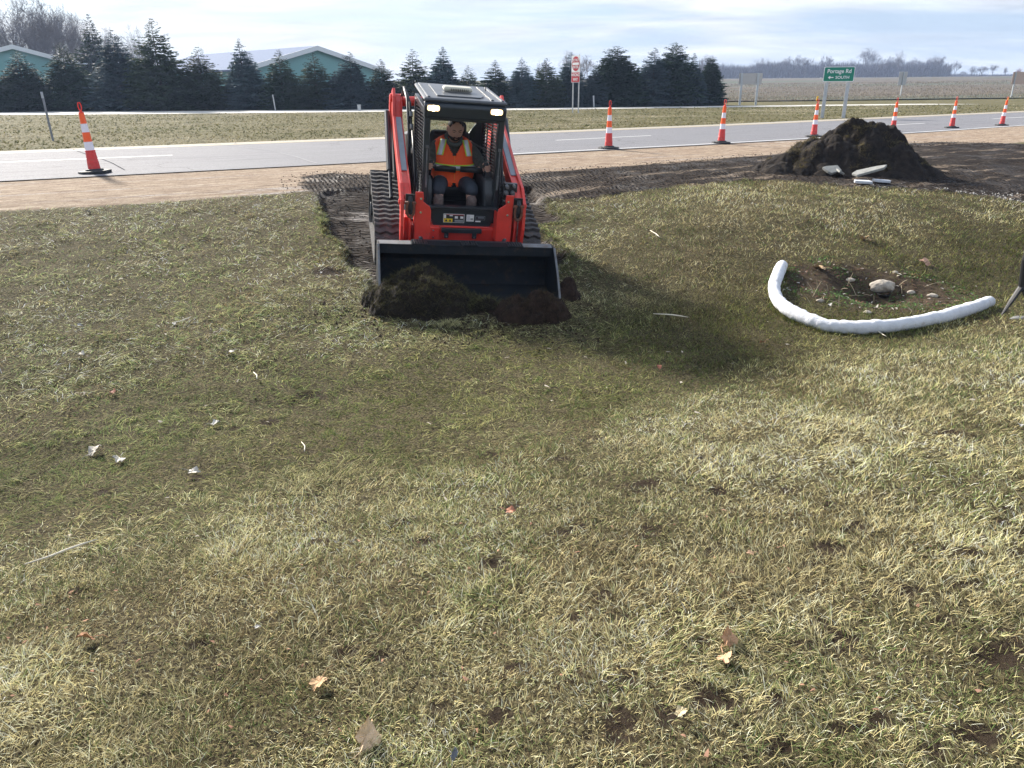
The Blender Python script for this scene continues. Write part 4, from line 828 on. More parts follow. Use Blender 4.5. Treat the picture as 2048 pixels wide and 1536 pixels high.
for px, py, sz, lb in [(160, 654, .07, 'bright white scrap of paper on the left bank'), (350, 650, .09, 'white scrap with a straw stalk on the left bank'), (37, 650, .04, 'tiny white scrap at the far left edge'), (178, 427, .10, 'white scrap near the sandy shoulder at left'), (468, 425, .09, 'white scrap near the shoulder midway to the loader'), (643, 548, .06, 'white scrap left of the bucket'),
                       (2040, 855, .06, 'white crumpled scrap at the right edge'), (1683, 855, .035, 'whitish scrap in the upper right of the lawn'), (516, 1262, .035, 'whitish bit of leaf in the lower left lawn'), (1858, 563, .06, 'white scrap right of the drain stone'), (1660, 612, .08, 'white scrap inside the curve of the sock')]:
    leaf(px, py, sz*.75, WL, lb, 'paper_scrap', lobes=3, lift=.02)
leaf(909, 1524, .05, (.13, .135, .145), 'blue-grey piece of plastic at the bottom edge', 'plastic_scrap', lobes=0, rot=(R(40), 0, R(80)))
def stick(a_, b_, r, mt, label, h_=.035, nm='straw_stalk'):
    p = Vector(hit(*a_, gz)); q = Vector(hit(*b_, gz)); mid = (p+q)/2+Vector((.01, .01, 0)); P = [Vector((v_.x, v_.y, gz(v_.x, v_.y)+h_)) for v_ in (p, p.lerp(mid, .6), mid, mid.lerp(q, .5), q)]
    tag(MB().tube(P, [r*.5, r*.8, r, r*.9, r*.3], 6).build(nm, mt, smooth=True), label, 'stalk')
HUSK = mat('pale_husk', (.66, .60, .48), .75, noise_amt=.2, noise_scale=30)
stick((52, 1141), (198, 1090), .007, HUSK, 'long pale corn husk lying on the lawn at the left'); stick((352, 652), (384, 640), .006, HUSK, 'short straw stalk beside the white scrap on the left bank'); stick((1306, 634), (1376, 641), .007, HUSK, 'straw stalk lying right of the bucket')
stick((508, 752), (515, 766), .006, HUSK, 'tiny straw stalk left of centre'); stick((1742, 664), (1772, 680), .005, HUSK, 'thin straw below the white sock'); stick((1300, 466), (1320, 480), .008, HUSK, 'straw stalk in the turf between loader and soil pile'); stick((604, 893), (610, 912), .004, HUSK, 'upright yellow straw in the middle of the left bank')
# scattered pale specks, too many and small to count
Vs, Qs, Ts, Cs = [], [], [], []; off = 0; x, y = scatter(3.5, 13, 2.2); k_ = lawnmask(x, y); x, y = x[k_], y[k_]
addblades(x, y, rng.uniform(.02, .055, len(x)), rng.uniform(.012, .026, len(x)), 2, 1.0, col=np.array([.60, .53, .44])*rng.uniform(.5, 1.3, (len(x), 1)), z=ground_z(x, y)+.03, lean0=1.2)
n = 420; th = rng.uniform(0, 6.28, n); r = np.sqrt(rng.random(n)); x = DRAIN[0]+1.15*r*np.cos(th); y = DRAIN[1]+.68*r*np.sin(th); addblades(x, y, rng.uniform(.02, .07, n), rng.uniform(.012, .03, n), 2, 1.0, col=np.where((rng.random(n) < .3)[:, None], np.array([.55, .5, .44]), np.array([.22, .13, .09]))*rng.uniform(.5, 1.3, (n, 1)), z=ground_z(x, y)+.012, lean0=1.25)
x, y = scatter(1.2, 3.5, 14); addblades(x, y, rng.uniform(.012, .03, len(x)), rng.uniform(.006, .014, len(x)), 2, 1.0, col=np.array([.44, .25, .17])*rng.uniform(.5, 1.4, (len(x), 1)), z=ground_z(x, y)+.02, lean0=1.2)
tag(link('leaf_litter', npmesh('leaf_litter', np.concatenate(Vs), [np.concatenate(Qs), np.concatenate(Ts)], cols=np.concatenate(Cs)), BL), 'small pale leaf fragments scattered over the grass', 'leaf litter', kind='stuff')
# mud crumbs on the sand and gravel stones near the pile: stuff
mb = []; x = []; 
n = 9000; pxs = rng.uniform(560, 2100, n); 
x = np.concatenate([rng.uniform(-6, 13, n*3), rng.normal(-.4, .8, 3500)]); y = np.concatenate([rng.uniform(7, 22, n*3), rng.normal(7.6, .35, 3500)]); sm = sdist(MUD, x, y); ss = sdist(SAND, x, y); bc_ = np.hypot(x+.5, (y-7.55)*1.3); k_ = (sm > -.35) & (sm < 1.2) & ((ss > 0) | (sm > 0)) | ((bc_ < 1.5) & (rng.random(len(x)) < .5)); x, y = x[k_], y[k_]
oc = np.array([(1, 0, 0), (0, 1, 0), (-1, 0, 0), (0, -1, 0), (0, 0, 1), (0, 0, -1)], float); ofc = np.array([(0, 1, 4), (1, 2, 4), (2, 3, 4), (3, 0, 4), (1, 0, 5), (2, 1, 5), (3, 2, 5), (0, 3, 5)])
s_ = rng.uniform(.004, .015, len(x)); Z = ground_z(x, y); V = (np.stack([x, y, Z+s_*.3], 1)[:, None]+oc[None]*s_[:, None, None]*rng.uniform(.6, 1.3, (len(x), 6, 1))).reshape(-1, 3)
tag(link('mud_crumbs', npmesh('mud_crumbs', V, [(np.arange(len(x))[:, None, None]*6+ofc[None]).reshape(-1, 3)]), SOIL2), 'crumbs of wet dark soil scattered on the sandy shoulder and tracks', 'mud crumbs', kind='stuff')
n = 2600; x = rng.uniform(4.8, 11, n); y = rng.uniform(9.3, 13, n); sm = sdist(MUD, x, y); k_ = (sm > .02) & (sm < 1.3) & (noise(x, y, .5, 3) > .35); x, y = x[k_], y[k_]; s_ = rng.uniform(.006, .02, len(x)); Z = ground_z(x, y)
V = (np.stack([x, y, Z+s_*.4], 1)[:, None]+oc[None]*s_[:, None, None]*rng.uniform(.6, 1.3, (len(x), 6, 1))).reshape(-1, 3)
tag(link('gravel', npmesh('gravel', V, [(np.arange(len(x))[:, None, None]*6+ofc[None]).reshape(-1, 3)]), mat('pale_gravel', (.45, .43, .40), .85)), 'pale gravel scattered before the soil pile', 'gravel', kind='stuff')

# ------------------------------------------------------------ black stand at the right edge
BLK = mat('black_painted_metal', (.014, .014, .016), .45)
p = hit(2002, 632, gz); o = empty('tripod_stand', (0, 0, 0), 0, 'black stand with a flat leg and white head, at the right edge', 'stand')
A = Vector(p); t1 = Vector(at(2048, 577, 0)); 
yy = A.y; ray_ = lambda px, py, Y: Vector(CAMP)+Vector(pray(px, py))*(Y/pray(px, py)[1])
j = ray_(2044, 572, yy+.02); t2 = ray_(2046, 520, yy+.02)
MB().tube([A, A.lerp(j, .5), j], [.010, .030, .036], 8, flat=.6).build('leg', BLK, o); MB().tube([j, j+Vector((.26, .10, -.33))], [.034, .012], 8, flat=.6).build('leg', BLK, o); MB().tube([j, j+Vector((.22, -.22, -.30))], [.034, .012], 8, flat=.6).build('leg', BLK, o)
MB().tube([j, t2+Vector((.02, 0, 0)), t2+Vector((.03, 0, .12))], [.034, .028, .026], 10).build('centre_column', BLK, o)
MB().box(t2+Vector((.04, 0, .07)), (.07, .05, .12)).build('head', WHT, o, bevel=.008)
rock('grey_stone', hit(2043, 637, gz), .07, (1.5, .7, .35), mat('dark_grey_stone', (.19, .19, .19), .8, noise_amt=.2), 'flat dark grey stone at the foot of the black stand', 'stone', 5, 3)
# ------------------------------------------------------------ compact track loader
LO = np.array([-.6527, 9.0413, -.6175]); YAW, PIT, ROL = .195, .125, .071
LMAT = Matrix.Translation(Vector(LO)) @ Matrix.Rotation(YAW, 4, 'Z') @ Matrix.Rotation(PIT, 4, 'X') @ Matrix.Rotation(ROL, 4, 'Y')
RED2 = mat('orange_red_enamel', (.68, .044, .030), .38, noise_amt=.12, noise_scale=5, coat=.2, dirt=.24, dirtcol=(.24, .085, .06)); BLKP = mat('black_enamel', (.018, .022, .027), .35, noise_amt=.2, dirt=.22, dirtcol=(.075, .065, .055), bump=.05)
CABM = mat('dark_cab_enamel', (.020, .027, .034), .30, noise_amt=.15, dirt=.12, dirtcol=(.07, .065, .06)); ROOFG = mat('dusty_roof_plastic', (.085, .09, .10), .34, noise_amt=.3, noise_scale=3, dirt=.2, dirtcol=(.16, .155, .15))
STEEL = mat('worn_steel', (.15, .155, .165), .55, .4, noise_amt=.3, dirt=.45, dirtcol=(.16, .12, .09)); DSTEEL = mat('dark_bucket_steel', (.008, .011, .015), .6, 0, noise_amt=.3, dirt=.42, dirtcol=(.040, .030, .022), bump=.2, spec=.2)
RUBT = mat('track_rubber', (.060, .058, .058), .62, noise_amt=.3, noise_scale=12, dirt=.42, dirtcol=(.15, .115, .09), bump=.3); RUST = mat('rusty_iron', (.15, .055, .03), .8, noise_amt=.4, noise_scale=30); HOSE = mat('rubber_hose', (.012, .012, .014), .5)
GREYP = mat('grey_arm_plate', (.24, .27, .32), .42, noise_amt=.12, dirt=.12); CHROME = mat('bright_steel', (.75, .76, .78), .2, .9); GLASSY = mat('dull_interior_plastic', (.05, .055, .06), .55, noise_amt=.15); SEATM = mat('black_seat_vinyl', (.015, .015, .017), .5)
LENS = mat('lit_headlamp_lens', (1, .85, .6), .2, emit=((1, .66, .30), 1.3)); LENS2 = mat('lit_headlamp_bulb', (1, .95, .85), .2, emit=((1, .90, .70), 6)); AMB = mat('cream_light_bar', (.62, .58, .46), .35, noise_amt=.08); AMB2 = mat('light_bar_ribs', (.10, .09, .08), .4)
T = empty('track_loader', (0, 0, 0), 0, 'red and black compact track loader with lit headlamps pushing its bucket through the turf', 'loader'); T.matrix_world = LMAT
def part(b, name, mt, par=None, bevel=.006, **k): return b.build(name, mt, par or T, bevel=bevel, **k)
# --- tracks
def hull(circs, n=40):
    """outline around circles (y, z, r), with arc-length samples and normals"""
    P = np.array([(c[0]+c[2]*math.cos(a_), c[1]+c[2]*math.sin(a_)) for c in circs for a_ in np.linspace(0, 2*math.pi, 64, endpoint=False)])
    P = P[np.lexsort((P[:, 1], P[:, 0]))]
    def half(pts):
        h = []
        for p in pts:
            while len(h) > 1 and (h[-1][0]-h[-2][0])*(p[1]-h[-2][1])-(h[-1][1]-h[-2][1])*(p[0]-h[-2][0]) <= 0: h.pop()
            h.append(tuple(p))
        return h[:-1]
    hl = np.array(half(P)+half(P[::-1])); d = np.hypot(*(np.roll(hl, -1, 0)-hl).T); s = np.concatenate([[0], np.cumsum(d)]); t_ = np.linspace(0, s[-1], n, endpoint=False); H_ = np.vstack([hl, hl[:1]])
    Q = np.stack([np.interp(t_, s, H_[:, 0]), np.interp(t_, s, H_[:, 1])], 1); tg = np.roll(Q, -1, 0)-np.roll(Q, 1, 0); tg /= np.hypot(*tg.T)[:, None]; return Q, np.stack([tg[:, 1], -tg[:, 0]], 1), tg
for s in (-1, 1):
    xc = s*.797; wd = .345; NL = 44
    Q, Nn, Tg = hull([(.12, .29, .27), (1.60, .27, .25), (1.36, .60, .235)], NL)
    b = MB(); n = len(Q)
    vs = [(xc+e*wd/2, *(Q[i]-Nn[i]*o_)) for i in range(n) for e, o_ in ((-1, .030), (1, .030), (1, .058), (-1, .058))]
    b.add(vs, [(4*i+k, 4*i+(k+1) % 4, 4*((i+1) % n)+(k+1) % 4, 4*((i+1) % n)+k) for i in range(n) for k in range(4)])
    # zigzag lugs
    NS = 12
    for i in range(n):
        vs = []
        for j in range(NS+1):
            u_ = -.5+j/NS; zg = .013*math.sin(u_*2*math.pi*2.5+.5)
            for tt, hh_ in ((-.027, .032), (-.019, 0.0), (.017, 0.0), (.027, .032)):
                c_ = Q[i]+Tg[i]*(tt+zg)-Nn[i]*hh_; vs.append((xc+u_*wd*.98, c_[0], c_[1]))
        fs = [(4*j+k, 4*j+4+k, 4*j+5+k, 4*j+1+k) for j in range(NS) for k in range(3)]+[(0, 1, 2, 3), (4*NS+3, 4*NS+2, 4*NS+1, 4*NS)]
        b.add(vs, fs)
    tk = part(b, 'track', RUBT, bevel=0)
    b = MB(); b.prism([(.10, .22), (.25, .40), (1.25, .42), (1.65, .25), (1.5, .16), (.2, .16)], xc-.08, xc+.08, 'x'); fr = part(b, 'track_frame', BLKP, tk)
    for y0, z0, r_, nm in ((.12, .29, .215, 'idler_wheel'), (1.60, .27, .19, 'idler_wheel'), (1.36, .60, .175, 'sprocket')):
        b = MB(); b.cyl((xc-.13, y0, z0), (xc+.13, y0, z0), r_, n=26); b.cyl((xc-.16, y0, z0), (xc+.16, y0, z0), r_*.5, n=16); part(b, nm, BLKP if nm[0] == 'i' else STEEL, tk)
    for k in range(4):
        b = MB(); b.cyl((xc-.12, .42+.28*k, .13), (xc+.12, .42+.28*k, .13), .085, n=18); part(b, 'roller', BLKP, tk)
# --- body
b = MB(); b.prism([(.02, .33), (.02, .60), (1.3, .62), (2.05, .60), (2.05, .32), (1.9, .25), (.1, .25)], -.60, .60, 'x'); part(b, 'chassis', BLKP)
b = MB(); b.prism([(1.28, .60), (1.28, 1.22), (1.5, 1.30), (2.05, 1.22), (2.08, .60)], -.50, .50, 'x'); part(b, 'engine_hood', BLKP, bevel=.03)
b = MB(); b.box((0, -.13, .455), (1.20, .05, .21)); b.box((0, -.05, .565), (1.20, .2, .03)); b.box((-.32, -.17, .50), (.13, .05, .14)); b.box((.62, -.02, .5), (.06, .3, .35)); b.box((-.62, -.02, .5), (.06, .3, .35)); part(b, 'front_crossmember', RED2)
b = MB(); b.box((0, -.19, .545), (.46, .055, .05)); b.box((-.17, -.19, .51), (.05, .03, .11)); b.box((.15, -.19, .51), (.05, .03, .11)); st = part(b, 'step_bar', BLKP)
b = MB(); [b.cyl((x, -.222, .475), (x, -.205, .475), .012, n=8) for x in (-.17, .15)]; [b.cyl((x, -.20, z), (x, -.19, z), .010, n=8) for x in (-.32,) for z in (.46, .54)]; part(b, 'bolt_heads', CHROME, st, bevel=0)
# --- front lower panel with decals
prof = [(-.40, .775), (-.30, .53), (-.26, .50), (.28, .50), (.32, .53), (.42, .775)]
b = MB(); b.prism(prof, -.12, .02, 'y'); lp = part(b, 'front_panel', CABM, bevel=.02)
b = MB(); b.box((0, -.10, .785), (.80, .10, .03)); part(b, 'door_sill', BLKP)
WD = mat('decal_white', (.75, .75, .74), .5); YD = mat('decal_yellow', (.80, .58, .03), .5); KD = mat('decal_black', (.02, .02, .025), .5); RDD = mat('decal_red', (.6, .03, .03), .5)
def decal(x0, x1, z0, z1, mt, y=-.1225, nm='decal', par=lp): return MB().box(((x0+x1)/2, y, (z0+z1)/2), (x1-x0, .003, z1-z0)).build(nm, mt, par)
decal(-.205, .035, .615, .715, WD); decal(-.200, .030, .620, .710, KD, -.1250); decal(-.200, -.10, .620, .662, YD, -.1275); decal(-.198, -.175, .666, .706, WD, -.1275); decal(-.135, -.10, .690, .706, WD, -.1275); decal(-.170, .028, .7045, .709, RDD, -.1280)
decal(-.075, -.040, .665, .690, WD, -.1275); decal(-.012, .022, .665, .690, WD, -.1275); decal(-.075, .022, .626, .650, mat('decal_grey', (.25, .26, .27), .5), -.1275)
for x in (-.172, -.128): MB().prism([(x-.018, .628), (x+.018, .628), (x, .656)], -.1302, -.1290, 'y').build('warning_triangle', KD, lp)
decal(.06, .145, .635, .712, WD); [decal(.066, .10, z, z+.004, mat('print_grey', (.3, .32, .38), .6) if z == .648 else bpy.data.materials['print_grey'], -.1255, 'print_line') for z in (.648, .660, .672, .684, .696)]
[decal(.108+.006*k, .111+.006*k, .650, .672, KD, -.1255, 'print_line') for k in range(5)]
decal(.165, .275, .655, .700, mat('decal_dim', (.16, .18, .20), .5)); decal(.170, .270, .660, .695, KD, -.1250); decal(.19, .262, .674, .690, WD if 0 else bpy.data.materials['decal_dim'], -.1275); decal(.165, .225, .630, .645, WD)
# --- cab
ZR = 1.80
b = MB()
def pillar(x0, x1, y0, y1, z0, z1, dx=0):
    b.add([(x0, y0, z0), (x1, y0, z0), (x1, y1, z0), (x0, y1, z0), (x0+dx, y0, z1), (x1+dx, y0, z1), (x1+dx, y1, z1), (x0+dx, y1, z1)], [(3, 2, 1, 0), (4, 5, 6, 7), (0, 1, 5, 4), (1, 2, 6, 5), (2, 3, 7, 6), (3, 0, 4, 7)])
for a0, a1, b0, b1, c0 in ((-.445, -.375, 0, .09, .72), (.375, .445, 0, .09, .72), (-.445, -.39, 1.16, 1.25, .60), (.39, .445, 1.16, 1.25, .60)):
    b = MB(); pillar(a0, a1, b0, b1, c0, ZR); part(b, 'cab_pillar', CABM, bevel=.014)
b = MB(); b.prism([(-.012, ZR-.075), (-.025, ZR+.05), (.02, ZR+.085), (.10, ZR+.085), (.10, ZR-.075)], -.45, .45, 'x'); hd = part(b, 'header', CABM, bevel=.015)
b = MB(); b.box((-.005, .03, ZR-.085), (.76, .05, .03)); part(b, 'header_lip', BLKP, hd)
b = MB(); b.prism([(-.455, .005), (.455, .005), (.455, 1.22), (.40, 1.29), (-.40, 1.29), (-.455, 1.22)], ZR+.088, ZR+.128, 'z'); rf = part(b, 'roof', ROOFG, bevel=.022)
b = MB(); b.prism([(-.30, .16), (.18, .16), (.24, .30), (.24, 1.1), (-.30, 1.1)], ZR+.127, ZR+.142, 'z'); part(b, 'roof_hatch', ROOFG, rf, bevel=.008)
b = MB(); b.box((.30, .62, ZR+.132), (.03, 1.1, .018)); b.box((-.40, .62, ZR+.13), (.03, 1.15, .02)); b.box((.41, .62, ZR+.13), (.03, 1.15, .02)); part(b, 'roof_rib', ROOFG, rf)
b = MB(); b.box((-.03, .52, ZR+.175), (.33, .15, .048)); lb = part(b, 'light_bar', AMB, rf, bevel=.02)
b = MB(); [b.box((-.11+.021*k, .443, ZR+.170), (.008, .010, .026)) for k in range(10)]; part(b, 'light_bar_ribs', AMB2, rf, bevel=0)
MB().cyl((.36, .9, ZR+.12), (.36, .9, ZR+.20), .006, n=6).build('antenna', BLKP, rf)
for x, z in ((-.355, ZR+.030), (.335, ZR+.028)):
    MB().prism([(x+a_, z+c_) for a_, c_ in rrect(.150, .074, .025)], -.035, -.020, 'y').build('headlamp_housing', BLKP, T)
    h = MB().prism([(x+a_, z+c_) for a_, c_ in rrect(.132, .058, .02)], -.041, -.034, 'y').build('headlamp', LENS, T); MB().lathe([(.030, 0), (.024, .004), (.010, .006)], 14).build('bulb', LENS2, h, loc=(x, -.041, z)).rotation_euler = (R(90), 0, 0)
# side screens: slatted guard each side, solid lower part
for s in (-1, 1):
    x = s*.425; b = MB()
    for k in range(27): z = .80+k*(ZR-.86)/26; b.box((x, .62, z), (.012, 1.10, .012), (R(-5), 0, 0))
    for y0 in (.30, .62, .94): b.box((x, y0, 1.27), (.016, .012, .98))
    sc = part(b, 'side_guard', BLKP, bevel=0)
    b = MB(); b.box((x, .62, ZR-.02), (.045, 1.12, .07)); b.box((x, .62, .72), (.04, 1.12, .16)); part(b, 'side_rail', CABM, sc)
b = MB(); b.box((0, 1.20, .95), (.86, .03, .72)); b.box((-.36, 1.20, 1.5), (.12, .03, .5)); b.box((.37, 1.20, 1.5), (.10, .03, .5)); b.box((0, 1.20, 1.68), (.86, .03, .16)); b.prism([(.32, 1.31), (.32, 1.50), (.18, 1.31)], 1.185, 1.215, 'y'); part(b, 'rear_wall', BLKP, bevel=0)
GL = bpy.data.materials.new('cab_glass'); GL.use_nodes = True; gn = GL.node_tree.nodes; gl_ = GL.node_tree.links; tb = gn.new('ShaderNodeBsdfTransparent'); tb.inputs[0].default_value = (.90, .93, .92, 1); gb = gn.new('ShaderNodeBsdfGlossy'); gb.inputs['Roughness'].default_value = .05; fz = gn.new('ShaderNodeFresnel'); fz.inputs[0].default_value = 1.4
ms = gn.new('ShaderNodeMixShader'); gl_.new(fz.outputs[0], ms.inputs[0]); gl_.new(tb.outputs[0], ms.inputs[1]); gl_.new(gb.outputs[0], ms.inputs[2]); gl_.new(ms.outputs[0], gn['Material Output'].inputs[0])
MB().box((0, 1.18, 1.455), (.64, .006, .30)).build('rear_window', GL, T)
b = MB(); b.box((-.20, 1.16, 1.33), (.28, .03, .035)); b.box((-.30, 1.15, 1.40), (.06, .03, .10)); part(b, 'window_latch', STEEL)
b = MB(); b.box((0, .62, .60), (.84, 1.15, .03)); b.box((0, 1.0, .72), (.8, .3, .22)); part(b, 'cab_floor', BLKP, bevel=0)
# seat, consoles, levers, lap bar
b = MB(); b.box((-.02, .74, .84), (.50, .50, .13), (R(5), 0, 0)); se = part(b, 'seat', SEATM, bevel=.04); b = MB(); b.box((-.02, 1.02, 1.15), (.48, .13, .56), (R(-8), 0, 0)); b.box((.10, 1.04, 1.46), (.16, .09, .16), (R(-8), 0, 0)); part(b, 'backrest', SEATM, se, bevel=.045)
for s, xx in ((-1, -.37), (1, .345)):
    b = MB(); b.prism([(.06, .70), (.02, .92), (.10, 1.06), (.55, 1.08), (.75, 1.02), (.75, .70)], xx-.05-(.02 if s > 0 else 0), xx+.045, 'x'); cn = part(b, 'console', GLASSY, bevel=.03)
    jx = -.335 if s < 0 else .300; b = MB(); b.tube([(jx, .24, 1.06), (jx, .215, 1.12), (jx, .205, 1.17)], [.012, .014, .02], 8); b.tube([(jx, .205, 1.16), (jx, .20, 1.20), (jx, .19, 1.235)], [.026, .034, .024], 12); part(b, 'joystick', SEATM, cn, bevel=0, smooth=True)
b = MB()
for x0, x1 in ((-.27, -.03), (.03, .30)): b.tube([(x0, .36, 1.115), ((x0+x1)/2, .335, 1.12), (x1, .345, 1.105)], [.034, .036, .034], 12)
lbm = part(b, 'lap_bar', SEATM, bevel=0, smooth=True); b = MB(); b.tube([(-.38, .75, 1.22), (-.36, .55, 1.16), (-.27, .37, 1.112), (.30, .37, 1.10), (.37, .55, 1.16), (.39, .75, 1.22)], .012, 8); part(b, 'lap_bar_tube', STEEL, lbm, bevel=0)
b = MB(); b.tube([(.16, .9, 1.36), (.27, .62, 1.34), (.37, .55, 1.30)], .011, 6); b.tube([(.29, .52, 1.20), (.40, .30, 1.06)], .010, 6); part(b, 'grab_rail', STEEL, bevel=0)
for x in (-.405, .405):
    b = MB(); b.tube([(x, -.022, 1.12), (x, -.026, 1.40)], .008, 8); b.tube([(x, -.024, .98), (x, -.024, 1.14)], .013, 8); b.box((x, -.012, 1.42), (.03, .02, .03)); part(b, 'door_strut', STEEL, bevel=0)
# --- lift arms
for s in (-1, 1):
    b = MB()
    # outer profile in (y, z): rear pivot bracket, long sloping beam, drop to the front
    b.prism([(1.70, 1.56), (1.66, 1.76), (1.50, 1.82), (1.38, 1.74), (1.30, 1.52), (.30, 1.16), (.08, 1.10), (-.12, 1.04), (-.30, .90), (-.34, .62), (-.30, .40), (-.16, .40), (-.14, .74), (-.02, .86), (.40, 1.02), (1.35, 1.36)], s*.70, s*.665, 'x')
    b.prism([(1.62, 1.58), (1.60, 1.72), (1.50, 1.76), (1.42, 1.70), (1.30, 1.50), (.30, 1.14), (.08, 1.08), (-.10, 1.02), (-.27, .88), (-.31, .62), (-.28, .42), (-.16, .42), (-.14, .74), (-.02, .86), (.40, 1.02), (1.35, 1.36)], s*.60, s*.58, 'x')
    b.prism([(1.60, 1.70), (1.50, 1.745), (1.40, 1.68), (1.28, 1.485), (.30, 1.125), (.08, 1.065), (.08, 1.0), (.30, 1.06), (1.30, 1.42), (1.5, 1.6)], s*.666, s*.599, 'x')
    b.prism([(.10, 1.075), (-.06, 1.03), (-.22, .93), (-.22, .86), (-.04, .96), (.10, 1.0)], s*.666, s*.599, 'x')
    arm = part(b, 'lift_arm', RED2, bevel=.005)
    b = MB(); b.prism([(1.30, 1.504), (.20, 1.104), (.20, 1.112), (1.30, 1.513)], s*(.664 if s < 0 else .7005), s*.601, 'x'); part(b, 'arm_top_plate', GREYP, arm, bevel=0)
    b = MB(); b.cyl((s*.56, 1.52, 1.70), (s*.725, 1.52, 1.70), .052, n=16); b.cyl((s*.56, -.22, .86), (s*.72, -.22, .86), .030, n=12); part(b, 'pivot_pin', RED2, arm)
    b = MB(); b.prism([(1.62, .60), (1.62, 1.72), (1.78, 1.70), (1.92, 1.0), (1.92, .60)], s*.60, s*.72, 'x'); part(b, 'rear_upright', RED2)
    b = MB(); b.prism([(.95, .86), (1.62, 1.38), (1.62, .74)], s*.63, s*.69, 'x'); part(b, 'arm_gusset', BLKP, bevel=0)
    b = MB(); b.tube([(s*.755, 1.55, 1.52), (s*.755, .85, .95)], [.038, .038], 12); b.tube([(s*.755, .9, .99), (s*.755, .45, .72)], [.022, .022], 10); part(b, 'lift_cylinder', BLKP, arm, bevel=0)
    # front plate over the tilt linkage
    b = MB()
    pl_ = [(.545, 1.00), (.46, 1.00), (.452, .93), (.462, .90), (.43, .875), (.385, .845), (.37, .80), (.37, .50), (.395, .445), (.46, .415), (.545, .43)]
    b.prism([(s*a_, c_) for a_, c_ in (pl_ if s < 0 else pl_[::-1])], -.335, -.315, 'y'); b.prism([(-.33, .97), (-.12, .90), (-.12, .44), (-.33, .45)], s*.545, s*.53, 'x'); b.prism([(-.33, .80), (-.13, .78), (-.13, .46), (-.33, .47)], s*.385, s*.372, 'x')
    fp = part(b, 'linkage_guard', RED2, bevel=.006); b = MB(); [b.cyl((s*.485, -.345, z), (s*.485, -.333, z), .013, n=8) for z in (.93, .78, .50)]; part(b, 'bolt_head', CHROME, fp, bevel=0)
    b = MB(); b.tube([(s*.47, -.22, .75), (s*.47, -.35, .36)], [.034, .034], 12); part(b, 'tilt_cylinder', BLKP, bevel=0)
    b = MB(); b.tube([(s*(.60+.038*math.cos(a_)), -.37, .835+.075*math.sin(a_)-(.03 if math.sin(a_) < 0 else 0)) for a_ in np.linspace(-4.2, 1.1, 16)], .014, 8); b.cyl((s*.54, -.36, .885), (s*.66, -.36, .885), .017, n=10); part(b, 'shackle', RUST, bevel=0, smooth=True)
    b = MB(); b.tube([(s*.60, -.335, .95), (s*.60, -.355, .90), (s*.60, -.36, .82), (s*.60, -.35, .76)], [.02, .030, .030, .02], 10); b.box((s*.60, -.315, .86), (.10, .02, .22)); part(b, 'bumper_pad', HOSE, bevel=0)
b = MB(); b.tube([(-.66, 1.60, 1.64), (-.35, 1.68, 1.66), (-.06, 1.70, 1.65)], .058, 14); b.tube([(-.06, 1.70, 1.65), (.05, 1.70, 1.65)], .044, 14); b.tube([(.05, 1.70, 1.65), (.22, 1.70, 1.65), (.42, 1.66, 1.52), (.66, 1.6, 1.42)], [.058, .066, .09, .09], 14); part(b, 'arm_cross_tube', RED2, bevel=0, smooth=True)
# --- hoses and couplers
b = MB()
for k in range(2): b.tube([(-.535-.03*k, .42, 1.10), (-.53-.03*k, .55, 1.45), (-.535-.03*k, .85, 1.75+.03*k), (-.56-.02*k, 1.15, 1.84+.03*k), (-.59, 1.40, 1.75)], .016, 8)
b.tube([(-.52, .10, .72), (-.515, .12, 1.0), (-.525, .22, 1.30), (-.53, .45, 1.5)], .014, 8); b.tube([(-.49, .06, .70), (-.485, .08, .95), (-.50, .2, 1.2), (-.53, .5, 1.35)], .010, 8)
hs = part(b, 'hydraulic_hose', HOSE, bevel=0, smooth=True); b = MB()
for z in (1.28, 1.50, 1.62): b.cyl((-.53, .30+(z-1.28)*1.1, z), (-.53, .33+(z-1.28)*1.1, z+.05), .021, n=10)
part(b, 'hose_fitting', STEEL, hs, bevel=0)
b = MB(); b.tube([(.50, .06, .74), (.49, .10, 1.0), (.50, .3, 1.3)], .012, 8); b.tube([(.52, -.05, 1.02), (.47, .0, .9), (.46, .02, .75)], .013, 8); b.tube([(.57, -.05, 1.0), (.54, .02, .86), (.50, .02, .7)], .013, 8); part(b, 'hydraulic_hose', HOSE, bevel=0, smooth=True)
b = MB(); b.box((.545, -.10, 1.0), (.15, .06, .17)); cb = part(b, 'coupler_block', BLKP)
b = MB()
for x, z, r_ in ((.495, 1.055, .022), (.575, 1.065, .020), (.49, .985, .026), (.565, .985, .026), (.535, .925, .022), (.595, .93, .018)): b.tube([(x, -.13, z), (x, -.17, z), (x, -.172, z), (x, -.20, z)], [r_, r_, r_*.72, r_*.72], 12)
part(b, 'quick_coupler', STEEL, cb, bevel=0)
b = MB(); b.tube([(-.58, .40, 1.12), (-.57, .36, 1.0), (-.56, .33, .85), (-.555, .32, .68)], .011, 6); part(b, 'red_pipe', RED2, bevel=0)
